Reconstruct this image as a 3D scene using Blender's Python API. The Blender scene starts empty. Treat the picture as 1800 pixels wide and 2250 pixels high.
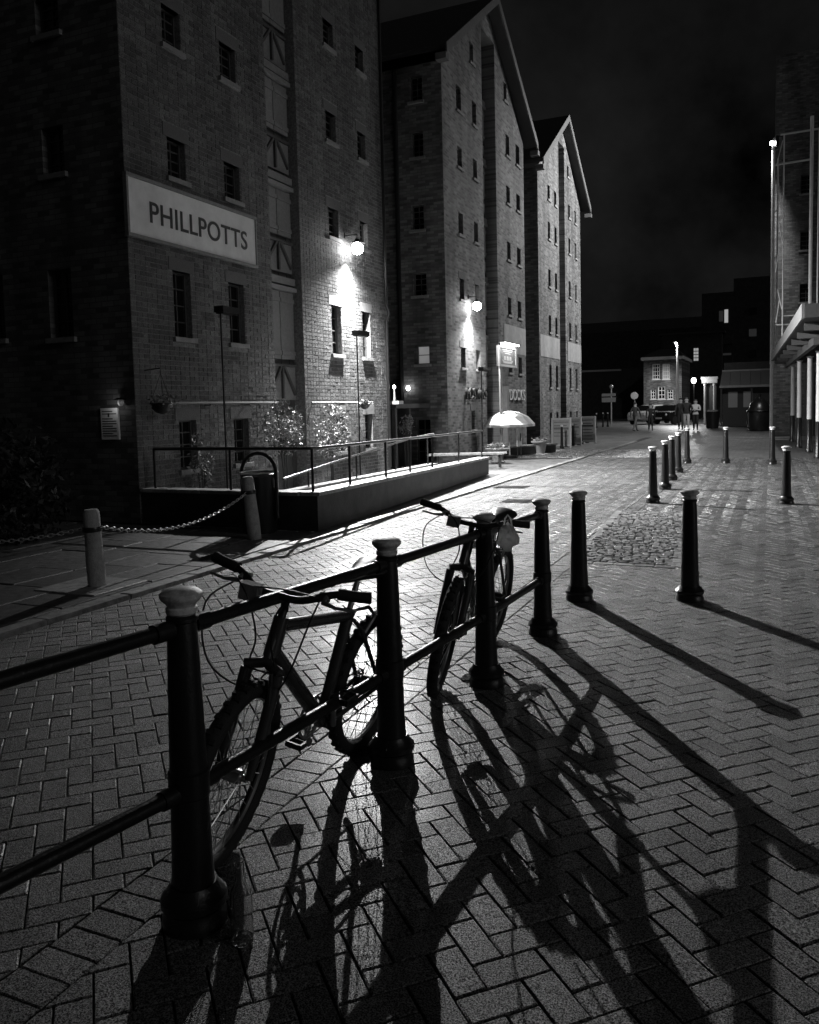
import bpy, bmesh, math, random
import numpy as np
from mathutils import Vector, Matrix
random.seed(7); rng = np.random.default_rng(7)
R = math.radians
sc = bpy.context.scene
col = sc.collection

# ------------------------------------------------------------------ camera
# axes of the place: +Y runs along the warehouse fronts, +X is across the street, Z up; camera stands at x=0, y=0
CAM_H = 1.60
def _n(v): v = np.array(v, float); return v / np.linalg.norm(v)
_Z = -_n([582., -24771., 1800.])
_Y = _n([794., 150., 1800.]); _Y = _n(_Y - _Z * (_Y @ _Z))
_X = np.cross(_Y, _Z); _X = _X if _X[0] > 0 else -_X
W = np.array([_X, _Y, _Z])
right, up, fwd = W[:, 0], W[:, 1], W[:, 2]
cam = bpy.data.cameras.new('camera'); camo = bpy.data.objects.new('camera', cam); col.objects.link(camo)
camo.matrix_world = Matrix(((right[0], up[0], -fwd[0], 0), (right[1], up[1], -fwd[1], 0), (right[2], up[2], -fwd[2], CAM_H), (0, 0, 0, 1)))
cam.sensor_fit = 'HORIZONTAL'; cam.sensor_width = 36; cam.lens = 36
cam.shift_y = -96 / 1800; cam.clip_start = 0.05; cam.clip_end = 2000
sc.camera = camo

# ------------------------------------------------------------------ night sky, moon, exposure
FILL_EL, FILL_ROT = R(20), R(98)
wd = bpy.data.worlds.new('World'); sc.world = wd; wd.use_nodes = True
nt = wd.node_tree; nt.nodes.clear()
sky = nt.nodes.new('ShaderNodeTexSky'); sky.sky_type = 'NISHITA'; sky.sun_disc = False
sky.sun_elevation = FILL_EL; sky.sun_rotation = FILL_ROT; sky.air_density = 1.4; sky.dust_density = 3.0
bw = nt.nodes.new('ShaderNodeRGBToBW'); bg = nt.nodes.new('ShaderNodeBackground'); wo = nt.nodes.new('ShaderNodeOutputWorld')
bg.inputs[1].default_value = 0.0022
cl_ = nt.nodes.new('ShaderNodeTexNoise'); cl_.inputs['Scale'].default_value = 2.6; cl_.inputs['Detail'].default_value = 6; cl_.inputs['Roughness'].default_value = .6
cm_ = nt.nodes.new('ShaderNodeMapRange'); cm_.inputs[1].default_value = .32; cm_.inputs[2].default_value = .72; cm_.inputs[3].default_value = .1; cm_.inputs[4].default_value = 2.6
ct_ = nt.nodes.new('ShaderNodeTexCoord'); nt.links.new(ct_.outputs['Generated'], cl_.inputs['Vector']); nt.links.new(cl_.outputs['Fac'], cm_.inputs[0])
mu_ = nt.nodes.new('ShaderNodeMath'); mu_.operation = 'MULTIPLY'
nt.links.new(sky.outputs[0], bw.inputs[0]); nt.links.new(bw.outputs[0], mu_.inputs[0]); nt.links.new(cm_.outputs[0], mu_.inputs[1]); nt.links.new(mu_.outputs[0], bg.inputs[0]); nt.links.new(bg.outputs[0], wo.inputs[0])
sun = bpy.data.lights.new('fill_sun', 'SUN'); sun.energy = 0.16; sun.angle = R(14)  # dim sun lamp added as fill, for lamplight from behind the camera
suno = bpy.data.objects.new('fill_sun', sun); col.objects.link(suno)
_d = Vector((math.sin(FILL_ROT) * math.cos(FILL_EL), math.cos(FILL_ROT) * math.cos(FILL_EL), math.sin(FILL_EL)))
suno.rotation_euler = _d.to_track_quat('Z', 'Y').to_euler()
LAMP1_W, LAMP2_W, FLOOD_W = 12500., 1600., 9500.
vs = sc.view_settings; vs.view_transform = 'Standard'; vs.look = 'None'; vs.exposure = 0; vs.gamma = 1
sc.cycles.use_denoising = True; sc.cycles.denoising_prefilter = 'NONE'
sc.cycles.max_bounces = 10; sc.cycles.diffuse_bounces = 3; sc.cycles.glossy_bounces = 3; sc.cycles.transmission_bounces = 10; sc.cycles.sample_clamp_indirect = 4.0; sc.cycles.sample_clamp_direct = 0
sc.cycles.caustics_reflective = False; sc.cycles.caustics_refractive = False

# ------------------------------------------------------------------ materials (black-and-white photograph: all greys)
def mat(name, base=.2, rough=.7, coat=0., grit=0., streak=False, var=.0, vscale=6., bump=0., bscale=60., metal=0., spec=.5, emit=0., island=0., rvar=0., stain=0., coord='Object'):
    m = bpy.data.materials.new(name); m.use_nodes = True; t = m.node_tree; n = t.nodes; L = t.links
    p = n['Principled BSDF']
    p.inputs['Roughness'].default_value = rough; p.inputs['Metallic'].default_value = metal
    p.inputs['Specular IOR Level'].default_value = spec
    p.inputs['Base Color'].default_value = (base, base, base, 1)
    if emit:
        p.inputs['Emission Color'].default_value = (1, 1, 1, 1); p.inputs['Emission Strength'].default_value = emit
    tc = None
    if coord == 'Object':
        tc = n.new('ShaderNodeTexCoord').outputs['Object']
    else:
        tc = n.new('ShaderNodeNewGeometry').outputs['Position']
    def math_(op, a, b):
        q = n.new('ShaderNodeMath'); q.operation = op
        for i, v in enumerate((a, b)):
            if isinstance(v, (int, float)): q.inputs[i].default_value = v
            else: L.new(v, q.inputs[i])
        return q.outputs[0]
    f = None
    if var:
        a = n.new('ShaderNodeTexNoise'); a.inputs['Scale'].default_value = vscale; a.inputs['Detail'].default_value = 6; a.inputs['Roughness'].default_value = .65
        L.new(tc, a.inputs['Vector'])
        f = math_('ADD', math_('MULTIPLY', math_('SUBTRACT', a.outputs['Fac'], .5), var * 2.4), 1.)
    if island:
        g = n.new('ShaderNodeNewGeometry'); oi = n.new('ShaderNodeObjectInfo')
        s = math_('FRACT', math_('ADD', g.outputs['Random Per Island'], math_('MULTIPLY', oi.outputs['Random'], 7.31)), 0.)
        s = math_('ADD', math_('MULTIPLY', math_('SUBTRACT', s, .5), island * 2), 1.)
        f = s if f is None else math_('MULTIPLY', f, s)
    if stain:
        a = n.new('ShaderNodeTexNoise'); a.inputs['Scale'].default_value = .9; a.inputs['Detail'].default_value = 5; mpp = n.new('ShaderNodeMapping'); mpp.inputs['Scale'].default_value = (1.6, 1.6, .3) if streak else (1, 1, 1)
        L.new(n.new('ShaderNodeNewGeometry').outputs['Position'], mpp.inputs[0]); L.new(mpp.outputs[0], a.inputs['Vector'])
        s = math_('ADD', math_('MULTIPLY', math_('SUBTRACT', a.outputs['Fac'], .5), stain * 3), 1.)
        f = s if f is None else math_('MULTIPLY', f, s)
    if f is not None:
        v = math_('MAXIMUM', math_('MULTIPLY', f, base), .004)
        c = n.new('ShaderNodeCombineColor'); [L.new(v, c.inputs[i]) for i in range(3)]
        L.new(c.outputs[0], p.inputs['Base Color'])
    if rvar:
        a = n.new('ShaderNodeTexNoise'); a.inputs['Scale'].default_value = 2.3; a.inputs['Detail'].default_value = 4
        L.new(n.new('ShaderNodeNewGeometry').outputs['Position'], a.inputs['Vector'])
        L.new(math_('ADD', math_('MULTIPLY', math_('SUBTRACT', a.outputs['Fac'], .5), rvar * 2.5), rough), p.inputs['Roughness'])
    if coat:      # a film of water, thicker in some places
        a = n.new('ShaderNodeTexNoise'); a.inputs['Scale'].default_value = 1.1; a.inputs['Detail'].default_value = 5; L.new(n.new('ShaderNodeNewGeometry').outputs['Position'], a.inputs['Vector'])
        q = n.new('ShaderNodeMapRange'); q.inputs[1].default_value = .38; q.inputs[2].default_value = .62; q.inputs[3].default_value = .08; q.inputs[4].default_value = coat; L.new(a.outputs['Fac'], q.inputs[0])
        L.new(q.outputs[0], p.inputs['Coat Weight']); p.inputs['Coat Roughness'].default_value = .31; p.inputs['Coat IOR'].default_value = 1.33
    if grit:      # exposed aggregate: some grains shine, some do not
        a = n.new('ShaderNodeTexNoise'); a.inputs['Scale'].default_value = grit; a.inputs['Detail'].default_value = 2; a.inputs['Roughness'].default_value = .8; L.new(tc, a.inputs['Vector'])
        q = n.new('ShaderNodeMapRange'); q.inputs[1].default_value = .44; q.inputs[2].default_value = .58; q.inputs[3].default_value = .04; q.inputs[4].default_value = 2.0; L.new(a.outputs['Fac'], q.inputs[0])
        L.new(math_('MULTIPLY', q.outputs[0], spec), p.inputs['Specular IOR Level'])
        if coat:
            cw = p.inputs['Coat Weight'].links[0].from_socket; L.new(math_('MULTIPLY', cw, q.outputs[0]), p.inputs['Coat Weight'])
        if f is not None: L.new(math_('MULTIPLY', v, math_('ADD', math_('MULTIPLY', q.outputs[0], .75), .25)), c.inputs[0]); [L.new(c.inputs[0].links[0].from_socket, c.inputs[i]) for i in (1, 2)]
    if bump:
        a = n.new('ShaderNodeTexNoise'); a.inputs['Scale'].default_value = bscale; a.inputs['Detail'].default_value = 5; a.inputs['Roughness'].default_value = .7
        L.new(tc, a.inputs['Vector'])
        b = n.new('ShaderNodeBump'); b.inputs['Strength'].default_value = bump; b.inputs['Distance'].default_value = .01
        L.new(a.outputs['Fac'], b.inputs['Height']); L.new(b.outputs[0], p.inputs['Normal'])
    return m

def brick_mat(name, base, mortar, bw_=.235, bh=.08, rough=.8, plane='X', bump=.6, rot=0., spec=.4, var=.5, stain=.5):
    """brickwork too far away to pick apart; plane: which way the wall faces"""
    m = bpy.data.materials.new(name); m.use_nodes = True; t = m.node_tree; n = t.nodes; L = t.links
    p = n['Principled BSDF']; p.inputs['Roughness'].default_value = rough; p.inputs['Specular IOR Level'].default_value = spec
    pos = n.new('ShaderNodeNewGeometry').outputs['Position']
    sx = n.new('ShaderNodeSeparateXYZ'); L.new(pos, sx.inputs[0]); cx = n.new('ShaderNodeCombineXYZ')
    a, b = {'X': (1, 2), 'Y': (0, 2), 'Z': (0, 1)}[plane]
    L.new(sx.outputs[a], cx.inputs[0]); L.new(sx.outputs[b], cx.inputs[1])
    mp = n.new('ShaderNodeMapping'); mp.inputs['Rotation'].default_value = (0, 0, rot); L.new(cx.outputs[0], mp.inputs[0])
    br = n.new('ShaderNodeTexBrick'); L.new(mp.outputs[0], br.inputs['Vector'])
    br.inputs['Scale'].default_value = 1; br.inputs['Brick Width'].default_value = bw_; br.inputs['Row Height'].default_value = bh
    br.inputs['Mortar Size'].default_value = .008; br.inputs['Mortar Smooth'].default_value = .2
    lo, hi = base * (1 - var), base * (1 + var)
    br.inputs['Color1'].default_value = (lo, lo, lo, 1); br.inputs['Color2'].default_value = (hi, hi, hi, 1); br.inputs['Mortar'].default_value = (mortar,) * 3 + (1,)
    ns = n.new('ShaderNodeTexNoise'); ns.inputs['Scale'].default_value = .8; ns.inputs['Detail'].default_value = 7; ms_ = n.new('ShaderNodeMapping'); ms_.inputs['Scale'].default_value = (1.6, 1.6, .3) if plane != 'Z' else (1, 1, 1); L.new(pos, ms_.inputs[0]); L.new(ms_.outputs[0], ns.inputs['Vector'])
    mr = n.new('ShaderNodeMapRange'); mr.inputs[1].default_value = .3; mr.inputs[2].default_value = .7; mr.inputs[3].default_value = 1 - stain; mr.inputs[4].default_value = 1 + stain
    L.new(ns.outputs['Fac'], mr.inputs[0])
    mx = n.new('ShaderNodeVectorMath'); mx.operation = 'SCALE'; L.new(br.outputs['Color'], mx.inputs[0]); L.new(mr.outputs[0], mx.inputs['Scale'])
    L.new(mx.outputs[0], p.inputs['Base Color'])
    n2 = n.new('ShaderNodeTexNoise'); n2.inputs['Scale'].default_value = 25; n2.inputs['Detail'].default_value = 4; L.new(pos, n2.inputs['Vector'])
    ad = n.new('ShaderNodeMath'); ad.operation = 'SUBTRACT'; L.new(n2.outputs['Fac'], ad.inputs[0]); L.new(br.outputs['Fac'], ad.inputs[1])
    if plane == 'Z': p.inputs['Coat Weight'].default_value = .3; p.inputs['Coat Roughness'].default_value = .33; p.inputs['Coat IOR'].default_value = 1.33
    bp = n.new('ShaderNodeBump'); bp.inputs['Strength'].default_value = bump; bp.inputs['Distance'].default_value = .012
    L.new(ad.outputs[0], bp.inputs['Height']); L.new(bp.outputs[0], p.inputs['Normal'])
    return m

M = {}
M['paver'] = mat('paver_concrete', .10, .46, coat=.42, grit=185, var=2.0, vscale=60, bump=.8, bscale=260, island=.38, stain=.5, rvar=.25, spec=.5, coord='Pos')
M['bed'] = mat('joint_sand', .03, .6, var=.4, vscale=40, bump=.6, bscale=150)
M['ground'] = brick_mat('far_paving', .15, .04, .2, .1, .42, 'Z', .5, R(45), .6, .35, .3)
M['sett'] = mat('granite_sett', .32, .26, var=.4, vscale=30, bump=.5, bscale=90, island=.3, spec=.6, coord='Pos')
M['slab'] = mat('stone_slab', .10, .5, var=1.3, vscale=12, bump=.4, bscale=120, island=.3, coord='Pos')
M['kerb'] = mat('kerb_stone', .22, .45, var=1.2, vscale=12, bump=.5, bscale=60, island=.25, coord='Pos')
M['iron'] = mat('black_painted_iron', .012, .3, var=.3, vscale=30, bump=.25, bscale=45, spec=.5, coord='Pos')
M['cap'] = mat('cream_painted_cap', .66, .5, stain=.25, var=1.0, vscale=28, bump=.3, bscale=60, coord='Pos')
M['brick'] = mat('brick', .10, .82, var=1.3, vscale=38, bump=1.0, bscale=60, island=.38, stain=.6, streak=True, spec=.35, coord='Pos')
M['mortar'] = mat('mortar', .19, .9, var=1.2, vscale=25, bump=.6, bscale=60, coord='Pos')
M['wallX'] = brick_mat('brick_front', .115, .15, plane='X')
M['wallY'] = brick_mat('brick_flank', .11, .075, plane='Y')
M['lint'] = mat('brick_lintel', .11, .85, var=.3, vscale=30, bump=.6, bscale=60, coord='Pos')
M['stone'] = mat('lintel_stone', .2, .8, var=.3, vscale=14, bump=.5, bscale=50, coord='Pos')  # pilaster stone; on lintels its paler tone is lamplight put into colour
M['sillst'] = mat('sill_stone', .22, .85, var=.4, vscale=14, bump=.5, bscale=50, coord='Pos')
M['glass'] = mat('window_glass', .01, .12, spec=.5)
M['wframe'] = mat('dark_window_frame', .07, .5)
M['timber'] = mat('grey_timber', .2, .75, var=.4, vscale=20, bump=.4, bscale=40, coord='Pos')
M['barge'] = mat('bargeboard_paint', .11, .7, var=.3, vscale=8, coord='Pos')
M['band'] = mat('faded_band', .27, .8, var=.35, vscale=4, stain=.3, streak=True, coord='Pos')
M['darktimber'] = mat('dark_timber', .06, .7, var=.4, vscale=20, bump=.4, bscale=40, coord='Pos')
M['white'] = mat('white_paint', .62, .6, var=.25, vscale=6, bump=.2, bscale=50, coord='Pos')
M['cloth'] = mat('parasol_cloth', .7, .8, var=.12, vscale=10, coord='Pos')
M['offwhite'] = mat('faded_white_paint', .42, .75, var=.3, vscale=5, bump=.3, bscale=40, coord='Pos')
M['board'] = mat('white_sign_paint', .8, .7, var=.2, vscale=5, stain=.14, streak=True, coord='Pos')
M['letter'] = mat('dark_lettering', .03, .6)
M['slate'] = mat('roof_slate', .035, .6, var=.4, vscale=6, bump=.4, bscale=20, coord='Pos')
M['render'] = mat('dark_render', .035, .6, var=1.2, vscale=3, bump=.5, bscale=30, stain=.3, coord='Pos')
M['steel'] = mat('galvanised_steel', .45, .4, var=.25, vscale=15, metal=.4, coord='Pos')
M['wood'] = mat('weathered_post', .34, .85, var=.5, vscale=18, bump=.9, bscale=60, coord='Pos')
M['rubber'] = mat('tyre_rubber', .018, .75, bump=.4, bscale=160)
M['bikepaint'] = mat('bike_paint', .045, .22, spec=.8)
M['chrome'] = mat('bare_metal', .5, .3, metal=.9)
M['plastic'] = mat('black_plastic', .015, .45)
M['bag'] = mat('plastic_bag', .32, .5, var=.3, vscale=25, bump=1.0, bscale=25)
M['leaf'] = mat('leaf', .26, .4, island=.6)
M['shadeleaf'] = mat('shaded_leaf', .018, .6, island=.6)  # near-black copy of the leaf: shade put into the colour
M['bark'] = mat('bark', .08, .8)
M['terracotta'] = mat('terracotta', .3, .7, var=.25, vscale=12, coord='Pos')
M['globe'] = mat('lit_globe', .8, .3, emit=80)
M['bulb'] = mat('lit_bulb', .8, .3, emit=25)
M['blind'] = mat('lit_blind', .5, .8, emit=.16)
M['litwin'] = mat('lit_window', .6, .6, emit=.35)
M['dimglass'] = mat('dim_lamp_glass', .6, .5, emit=.03)  # faint glow added to the dull lamp's glass
M['dimwin'] = mat('dim_window', .3, .6, emit=.012)
M['skin'] = mat('skin', .35, .6); M['hair'] = mat('hair', .03, .6)
M['carpaint'] = mat('silver_car_paint', .5, .3); M['blackcar'] = mat('black_car_paint', .01, .25)
_bn = M['bag'].node_tree; _tr = _bn.nodes.new('ShaderNodeBsdfTranslucent'); _tr.inputs[0].default_value = (.75, .75, .75, 1); _mx = _bn.nodes.new('ShaderNodeMixShader'); _mx.inputs[0].default_value = .6
_bn.links.new(_bn.nodes['Principled BSDF'].outputs[0], _mx.inputs[1]); _bn.links.new(_tr.outputs[0], _mx.inputs[2]); _bn.links.new(_mx.outputs[0], _bn.nodes['Material Output'].inputs['Surface'])
gm = bpy.data.materials.new('bottle_glass'); gm.use_nodes = True; _p = gm.node_tree.nodes['Principled BSDF']
_p.inputs['Base Color'].default_value = (.8, .8, .8, 1); _p.inputs['Transmission Weight'].default_value = .95; _p.inputs['Roughness'].default_value = .02; _p.inputs['IOR'].default_value = 1.45
M['bottle'] = gm

# ------------------------------------------------------------------ mesh helpers
class MB:
    def __init__(s): s.v = []; s.f = []; s.mi = []
    def add(s, vs, fs, mi=0):
        o = len(s.v); s.v += [tuple(map(float, p)) for p in vs]
        s.f += [tuple(i + o for i in f) for f in fs]; s.mi += [mi] * len(fs); return s
    def box(s, x0, x1, y0, y1, z0, z1, mi=0):
        return s.add([(x0, y0, z0), (x1, y0, z0), (x1, y1, z0), (x0, y1, z0), (x0, y0, z1), (x1, y0, z1), (x1, y1, z1), (x0, y1, z1)],
                     [(0, 3, 2, 1), (4, 5, 6, 7), (0, 1, 5, 4), (1, 2, 6, 5), (2, 3, 7, 6), (3, 0, 4, 7)], mi)
    def bar(s, a, b, w, h, mi=0, upv=(0, 0, 1)):
        a, b = Vector(a), Vector(b); d = (b - a).normalized(); u = Vector(upv)
        if abs(d.dot(u)) > .98: u = Vector((1, 0, 0))
        sd = d.cross(u).normalized() * w / 2; uu = sd.cross(d).normalized() * h / 2
        vs = [p + i * sd + j * uu for p in (a, b) for i, j in ((-1, -1), (1, -1), (1, 1), (-1, 1))]
        return s.add(vs, [(3, 2, 1, 0), (4, 5, 6, 7), (0, 1, 5, 4), (1, 2, 6, 5), (2, 3, 7, 6), (3, 0, 4, 7)], mi)
    def tube(s, pts, r, n=10, mi=0, caps=True, closed=False):
        pts = [Vector(p) for p in pts]; rs = r if isinstance(r, (list, tuple)) else [r] * len(pts)
        o = len(s.v); k = len(pts); prev = None
        for i, p in enumerate(pts):
            if closed: d = pts[(i + 1) % k] - pts[i - 1]
            else: d = pts[min(i + 1, k - 1)] - pts[max(i - 1, 0)]
            d.normalize()
            if prev is None:
                u = Vector((0, 0, 1)) if abs(d.z) < .9 else Vector((1, 0, 0)); a = d.cross(u).normalized()
            else: a = (prev - d * prev.dot(d)).normalized()
            prev = a; b = d.cross(a)
            for j in range(n):
                t = 2 * math.pi * j / n; s.v.append(tuple(p + (a * math.cos(t) + b * math.sin(t)) * rs[i]))
        for i in range(k if closed else k - 1):
            for j in range(n):
                a0, a1 = o + i * n + j, o + i * n + (j + 1) % n; b0, b1 = o + ((i + 1) % k) * n + j, o + ((i + 1) % k) * n + (j + 1) % n
                s.f.append((a0, a1, b1, b0)); s.mi.append(mi)
        if caps and not closed:
            s.f.append(tuple(o + j for j in reversed(range(n)))); s.f.append(tuple(o + (k - 1) * n + j for j in range(n))); s.mi += [mi, mi]
        return s
    def lathe(s, prof, n=20, c=(0, 0, 0), mi=0):
        o = len(s.v); k = len(prof)
        for r, z in prof:
            for j in range(n):
                t = 2 * math.pi * j / n; s.v.append((c[0] + r * math.cos(t), c[1] + r * math.sin(t), c[2] + z))
        for i in range(k - 1):
            for j in range(n):
                s.f.append((o + i * n + j, o + i * n + (j + 1) % n, o + (i + 1) * n + (j + 1) % n, o + (i + 1) * n + j)); s.mi.append(mi)
        s.f.append(tuple(o + j for j in reversed(range(n)))); s.f.append(tuple(o + (k - 1) * n + j for j in range(n))); s.mi += [mi, mi]
        return s
    def ball(s, c, r, n=14, sz=1., mi=0):
        prof = [(max(r * math.sin(math.pi * i / 8), 1e-4), -r * sz * math.cos(math.pi * i / 8)) for i in range(9)]
        return s.lathe(prof, n, c, mi)
    def xf(s, m): s.v = [tuple(m @ Vector(p)) for p in s.v]; return s
    def build(s, name, mats, parent=None, smooth=False):
        me = bpy.data.meshes.new(name); off = Vector(parent.location) if parent is not None and parent.get('_w') else Vector((0, 0, 0))
        me.from_pydata([tuple(Vector(p) - off) for p in s.v] if off.length else s.v, [], s.f)
        for m in (mats if isinstance(mats, (list, tuple)) else [mats]): me.materials.append(M[m] if isinstance(m, str) else m)
        if any(s.mi): me.polygons.foreach_set('material_index', s.mi)
        if smooth:
            me.polygons.foreach_set('use_smooth', [True] * len(me.polygons))
            try: me.set_sharp_from_angle(angle=R(40))
            except Exception: pass
        me.update()
        o = bpy.data.objects.new(name, me); col.objects.link(o)
        if parent is not None: o.parent = parent
        return o
def np_mesh(name, v, f, matname, parent=None):
    me = bpy.data.meshes.new(name); me.from_pydata(v, [], f); me.materials.append(M[matname]); me.update()
    o = bpy.data.objects.new(name, me); col.objects.link(o)
    if parent is not None: o.parent = parent
    return o
def thing(name, label, cat, loc=(0, 0, 0), group=None, world=True):
    """Empty at a thing's base; world=True: parts are given in world coordinates"""
    o = bpy.data.objects.new(name, None); col.objects.link(o); o.location = loc; o.empty_display_size = .1
    o['label'] = label; o['category'] = cat
    if group: o['group'] = group
    if world: o['_w'] = 1
    return o
def tag(o, label, cat, group=None):
    o['label'] = label; o['category'] = cat
    if group: o['group'] = group
    return o
def struct(o): o['kind'] = 'structure'; return o
def smooth(p, n=5):
    """Catmull-Rom curve through points, for cables"""
    p = [Vector(q) for q in p]; e = [p[0] * 2 - p[1]] + p + [p[-1] * 2 - p[-2]]; out = []
    for i in range(1, len(e) - 2):
        for k in range(n):
            t = k / n; a, b, c, d = e[i - 1], e[i], e[i + 1], e[i + 2]
            out.append(.5 * (2 * b + (c - a) * t + (2 * a - 5 * b + 4 * c - d) * t * t + (3 * b - a - 3 * c + d) * t ** 3))
    return out + [p[-1]]
def dup(root, loc, label, rz=None, group=None, scale=None):
    r = root.copy(); col.objects.link(r); r.location = loc; r['label'] = label
    if group: r['group'] = group
    if rz is not None: r.rotation_euler = (0, 0, rz)
    if scale: r.scale = scale
    for ch in list(root.children):
        c = ch.copy(); col.objects.link(c); c.parent = r
        for g in ch.children:
            d = g.copy(); col.objects.link(d); d.parent = c
    return r
def sub(mb, name, mats, part, root, smooth=False):
    """sub-part in world coordinates under a part whose own origin is the root's"""
    off = Vector(root.location) if root.get('_w') else Vector((0, 0, 0))
    mb.v = [tuple(Vector(p) - off) for p in mb.v]
    o = mb.build(name, mats, None, smooth); o.parent = part; return o
def clip(poly, n, d):
    """keep the side n.p <= d of a convex polygon (2-D)"""
    out = []
    for i in range(len(poly)):
        a, b = poly[i], poly[(i + 1) % len(poly)]
        da, db = n[0] * a[0] + n[1] * a[1] - d, n[0] * b[0] + n[1] * b[1] - d
        if da <= 0: out.append(a)
        if da * db < 0:
            t = da / (da - db); out.append((a[0] + t * (b[0] - a[0]), a[1] + t * (b[1] - a[1])))
    return out

# ------------------------------------------------------------------ ground, paving
struct(np_mesh('ground', [(-300, -40, -.022), (300, -40, -.022), (300, 600, -.022), (-300, 600, -.022)], [(0, 1, 2, 3)], 'ground'))
XK, XB0, XB1 = -5.10, -2.00, -1.80         # kerb edge, edging band of the paving
YFAR = 25.
bed = struct(np_mesh('pavement', [(XK, .4, -.0175), (4.5, .4, -.0175), (4.5, YFAR, -.0175), (XK, YFAR, -.0175)], [(0, 1, 2, 3)], 'bed'))
w = .1016; J = .0024; CH = .004; c45 = math.sqrt(.5)
SETT = [(-1.80, 8.35), (-.86, 8.35), (-1.08, 12.1), (-2.0, 12.3)]
def in_sett(x, y): return 8.3 < y < 12.2 and (-1.80 - .055 * (y - 8.35)) < x < (-.86 - .06 * (y - 8.35))
def block(mb_v, mb_f, poly, ztop, tx=0., ty=0., cham=CH):
    """paving block from a convex footprint: sides and a chamfered top, slightly tilted"""
    cx = sum(p[0] for p in poly) / len(poly); cy = sum(p[1] for p in poly) / len(poly); k = len(poly); o = len(mb_v)
    def z(x, y): return ztop + tx * (x - cx) + ty * (y - cy)
    ins = []
    for x, y in poly:
        d = math.hypot(x - cx, y - cy) or 1; f_ = max(0., 1 - cham * 1.5 / d); ins.append((cx + (x - cx) * f_, cy + (y - cy) * f_))
    mb_v += [(x, y, -.0176) for x, y in poly] + [(x, y, z(x, y) - cham) for x, y in poly] + [(x, y, z(x, y)) for x, y in ins]
    for i in range(k):
        j = (i + 1) % k
        mb_f += [(o + i, o + j, o + k + j, o + k + i), (o + k + i, o + k + j, o + 2 * k + j, o + 2 * k + i)]
    mb_f.append(tuple(o + 2 * k + i for i in range(k)))
def w2(u, v): return (-.125 + (u - v) * c45, 2.613 + (u + v) * c45)
cand = []; rest_v, rest_f = [], []
N = 260
for j in range(-150, 260):
    for i in range(-260, 200):
        c = (i - j) % 4
        if c == 0: r = (i, j, 2, 1)
        elif c == 3: r = (i, j, 1, 2)
        else: continue
        u0, v0 = r[0] * w + J, r[1] * w + J; u1, v1 = (r[0] + r[2]) * w - J, (r[1] + r[3]) * w - J
        mx_, my_ = w2((u0 + u1) / 2, (v0 + v1) / 2)
        if not (.5 < my_ < YFAR and XK - .1 < mx_ < 4.4): continue
        # in view (a little margin)?
        dx = right[0] * mx_ + right[1] * my_ - right[2] * CAM_H; dz = fwd[0] * mx_ + fwd[1] * my_ - fwd[2] * CAM_H
        if dz < .3 or abs(dx / dz) > .62: continue
        if in_sett(mx_, my_) or (XB0 - .02 < mx_ < XB1 + .02 and False): continue
        poly = [w2(u0, v0), w2(u1, v0), w2(u1, v1), w2(u0, v1)]
        full = True
        if mx_ < (XB0 + XB1) / 2: lim = [((1, 0), XB0 - .003), ((-1, 0), -(XK + .003))]
        else: lim = [((-1, 0), -(XB1 + .003))]
        p2 = poly
        for nn, dd in lim:
            p2 = clip(p2, nn, dd)
            if len(p2) < 3: break
        if len(p2) < 3: continue
        a_ = abs(sum(p2[q][0] * p2[(q + 1) % len(p2)][1] - p2[(q + 1) % len(p2)][0] * p2[q][1] for q in range(len(p2)))) / 2
        if a_ < .0006: continue
        full = a_ > .0179
        inview = abs(dx / dz) < .52 and my_ > 1.2
        dist = mx_ * mx_ + my_ * my_
        vz = (up[0] * mx_ + up[1] * my_ - up[2] * CAM_H) / dz
        if full and inview and vz > -.70: cand.append((dist, mx_, my_, c, p2))
        else: block(rest_v, rest_f, p2, rng.normal(0, .0012), rng.normal(0, .006), rng.normal(0, .006))
cand.sort()
pv, pf = [], []
block(pv, pf, [(-w + J, -w / 2 + J), (w - J, -w / 2 + J), (w - J, w / 2 - J), (-w + J, w / 2 - J)], 0.)
pm = bpy.data.meshes.new('paver'); pm.from_pydata(pv, [], pf); pm.materials.append(M['paver']); pm.update()
for k, (d, x, y, c, p2) in enumerate(cand):
    if k < 300:
        o = bpy.data.objects.new('paver', pm); col.objects.link(o); o.parent = bed
        o.location = (x, y, rng.normal(0, .0010)); o.rotation_euler = (rng.normal(0, .006), rng.normal(0, .006), R(45) if c == 0 else R(135))
    else:
        block(rest_v, rest_f, p2, rng.normal(0, .0012), rng.normal(0, .006), rng.normal(0, .006))
y = .6
while y < YFAR:                       # the soldier course between road and footway
    block(rest_v, rest_f, [(XB0 + .003, y + J), (XB1 - .003, y + J), (XB1 - .003, y + w - J), (XB0 + .003, y + w - J)], rng.normal(0, .0012), rng.normal(0, .006), rng.normal(0, .006)); y += w
o = np_mesh('paver', rest_v, rest_f, 'paver', bed); o['kind'] = 'stuff'
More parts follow.
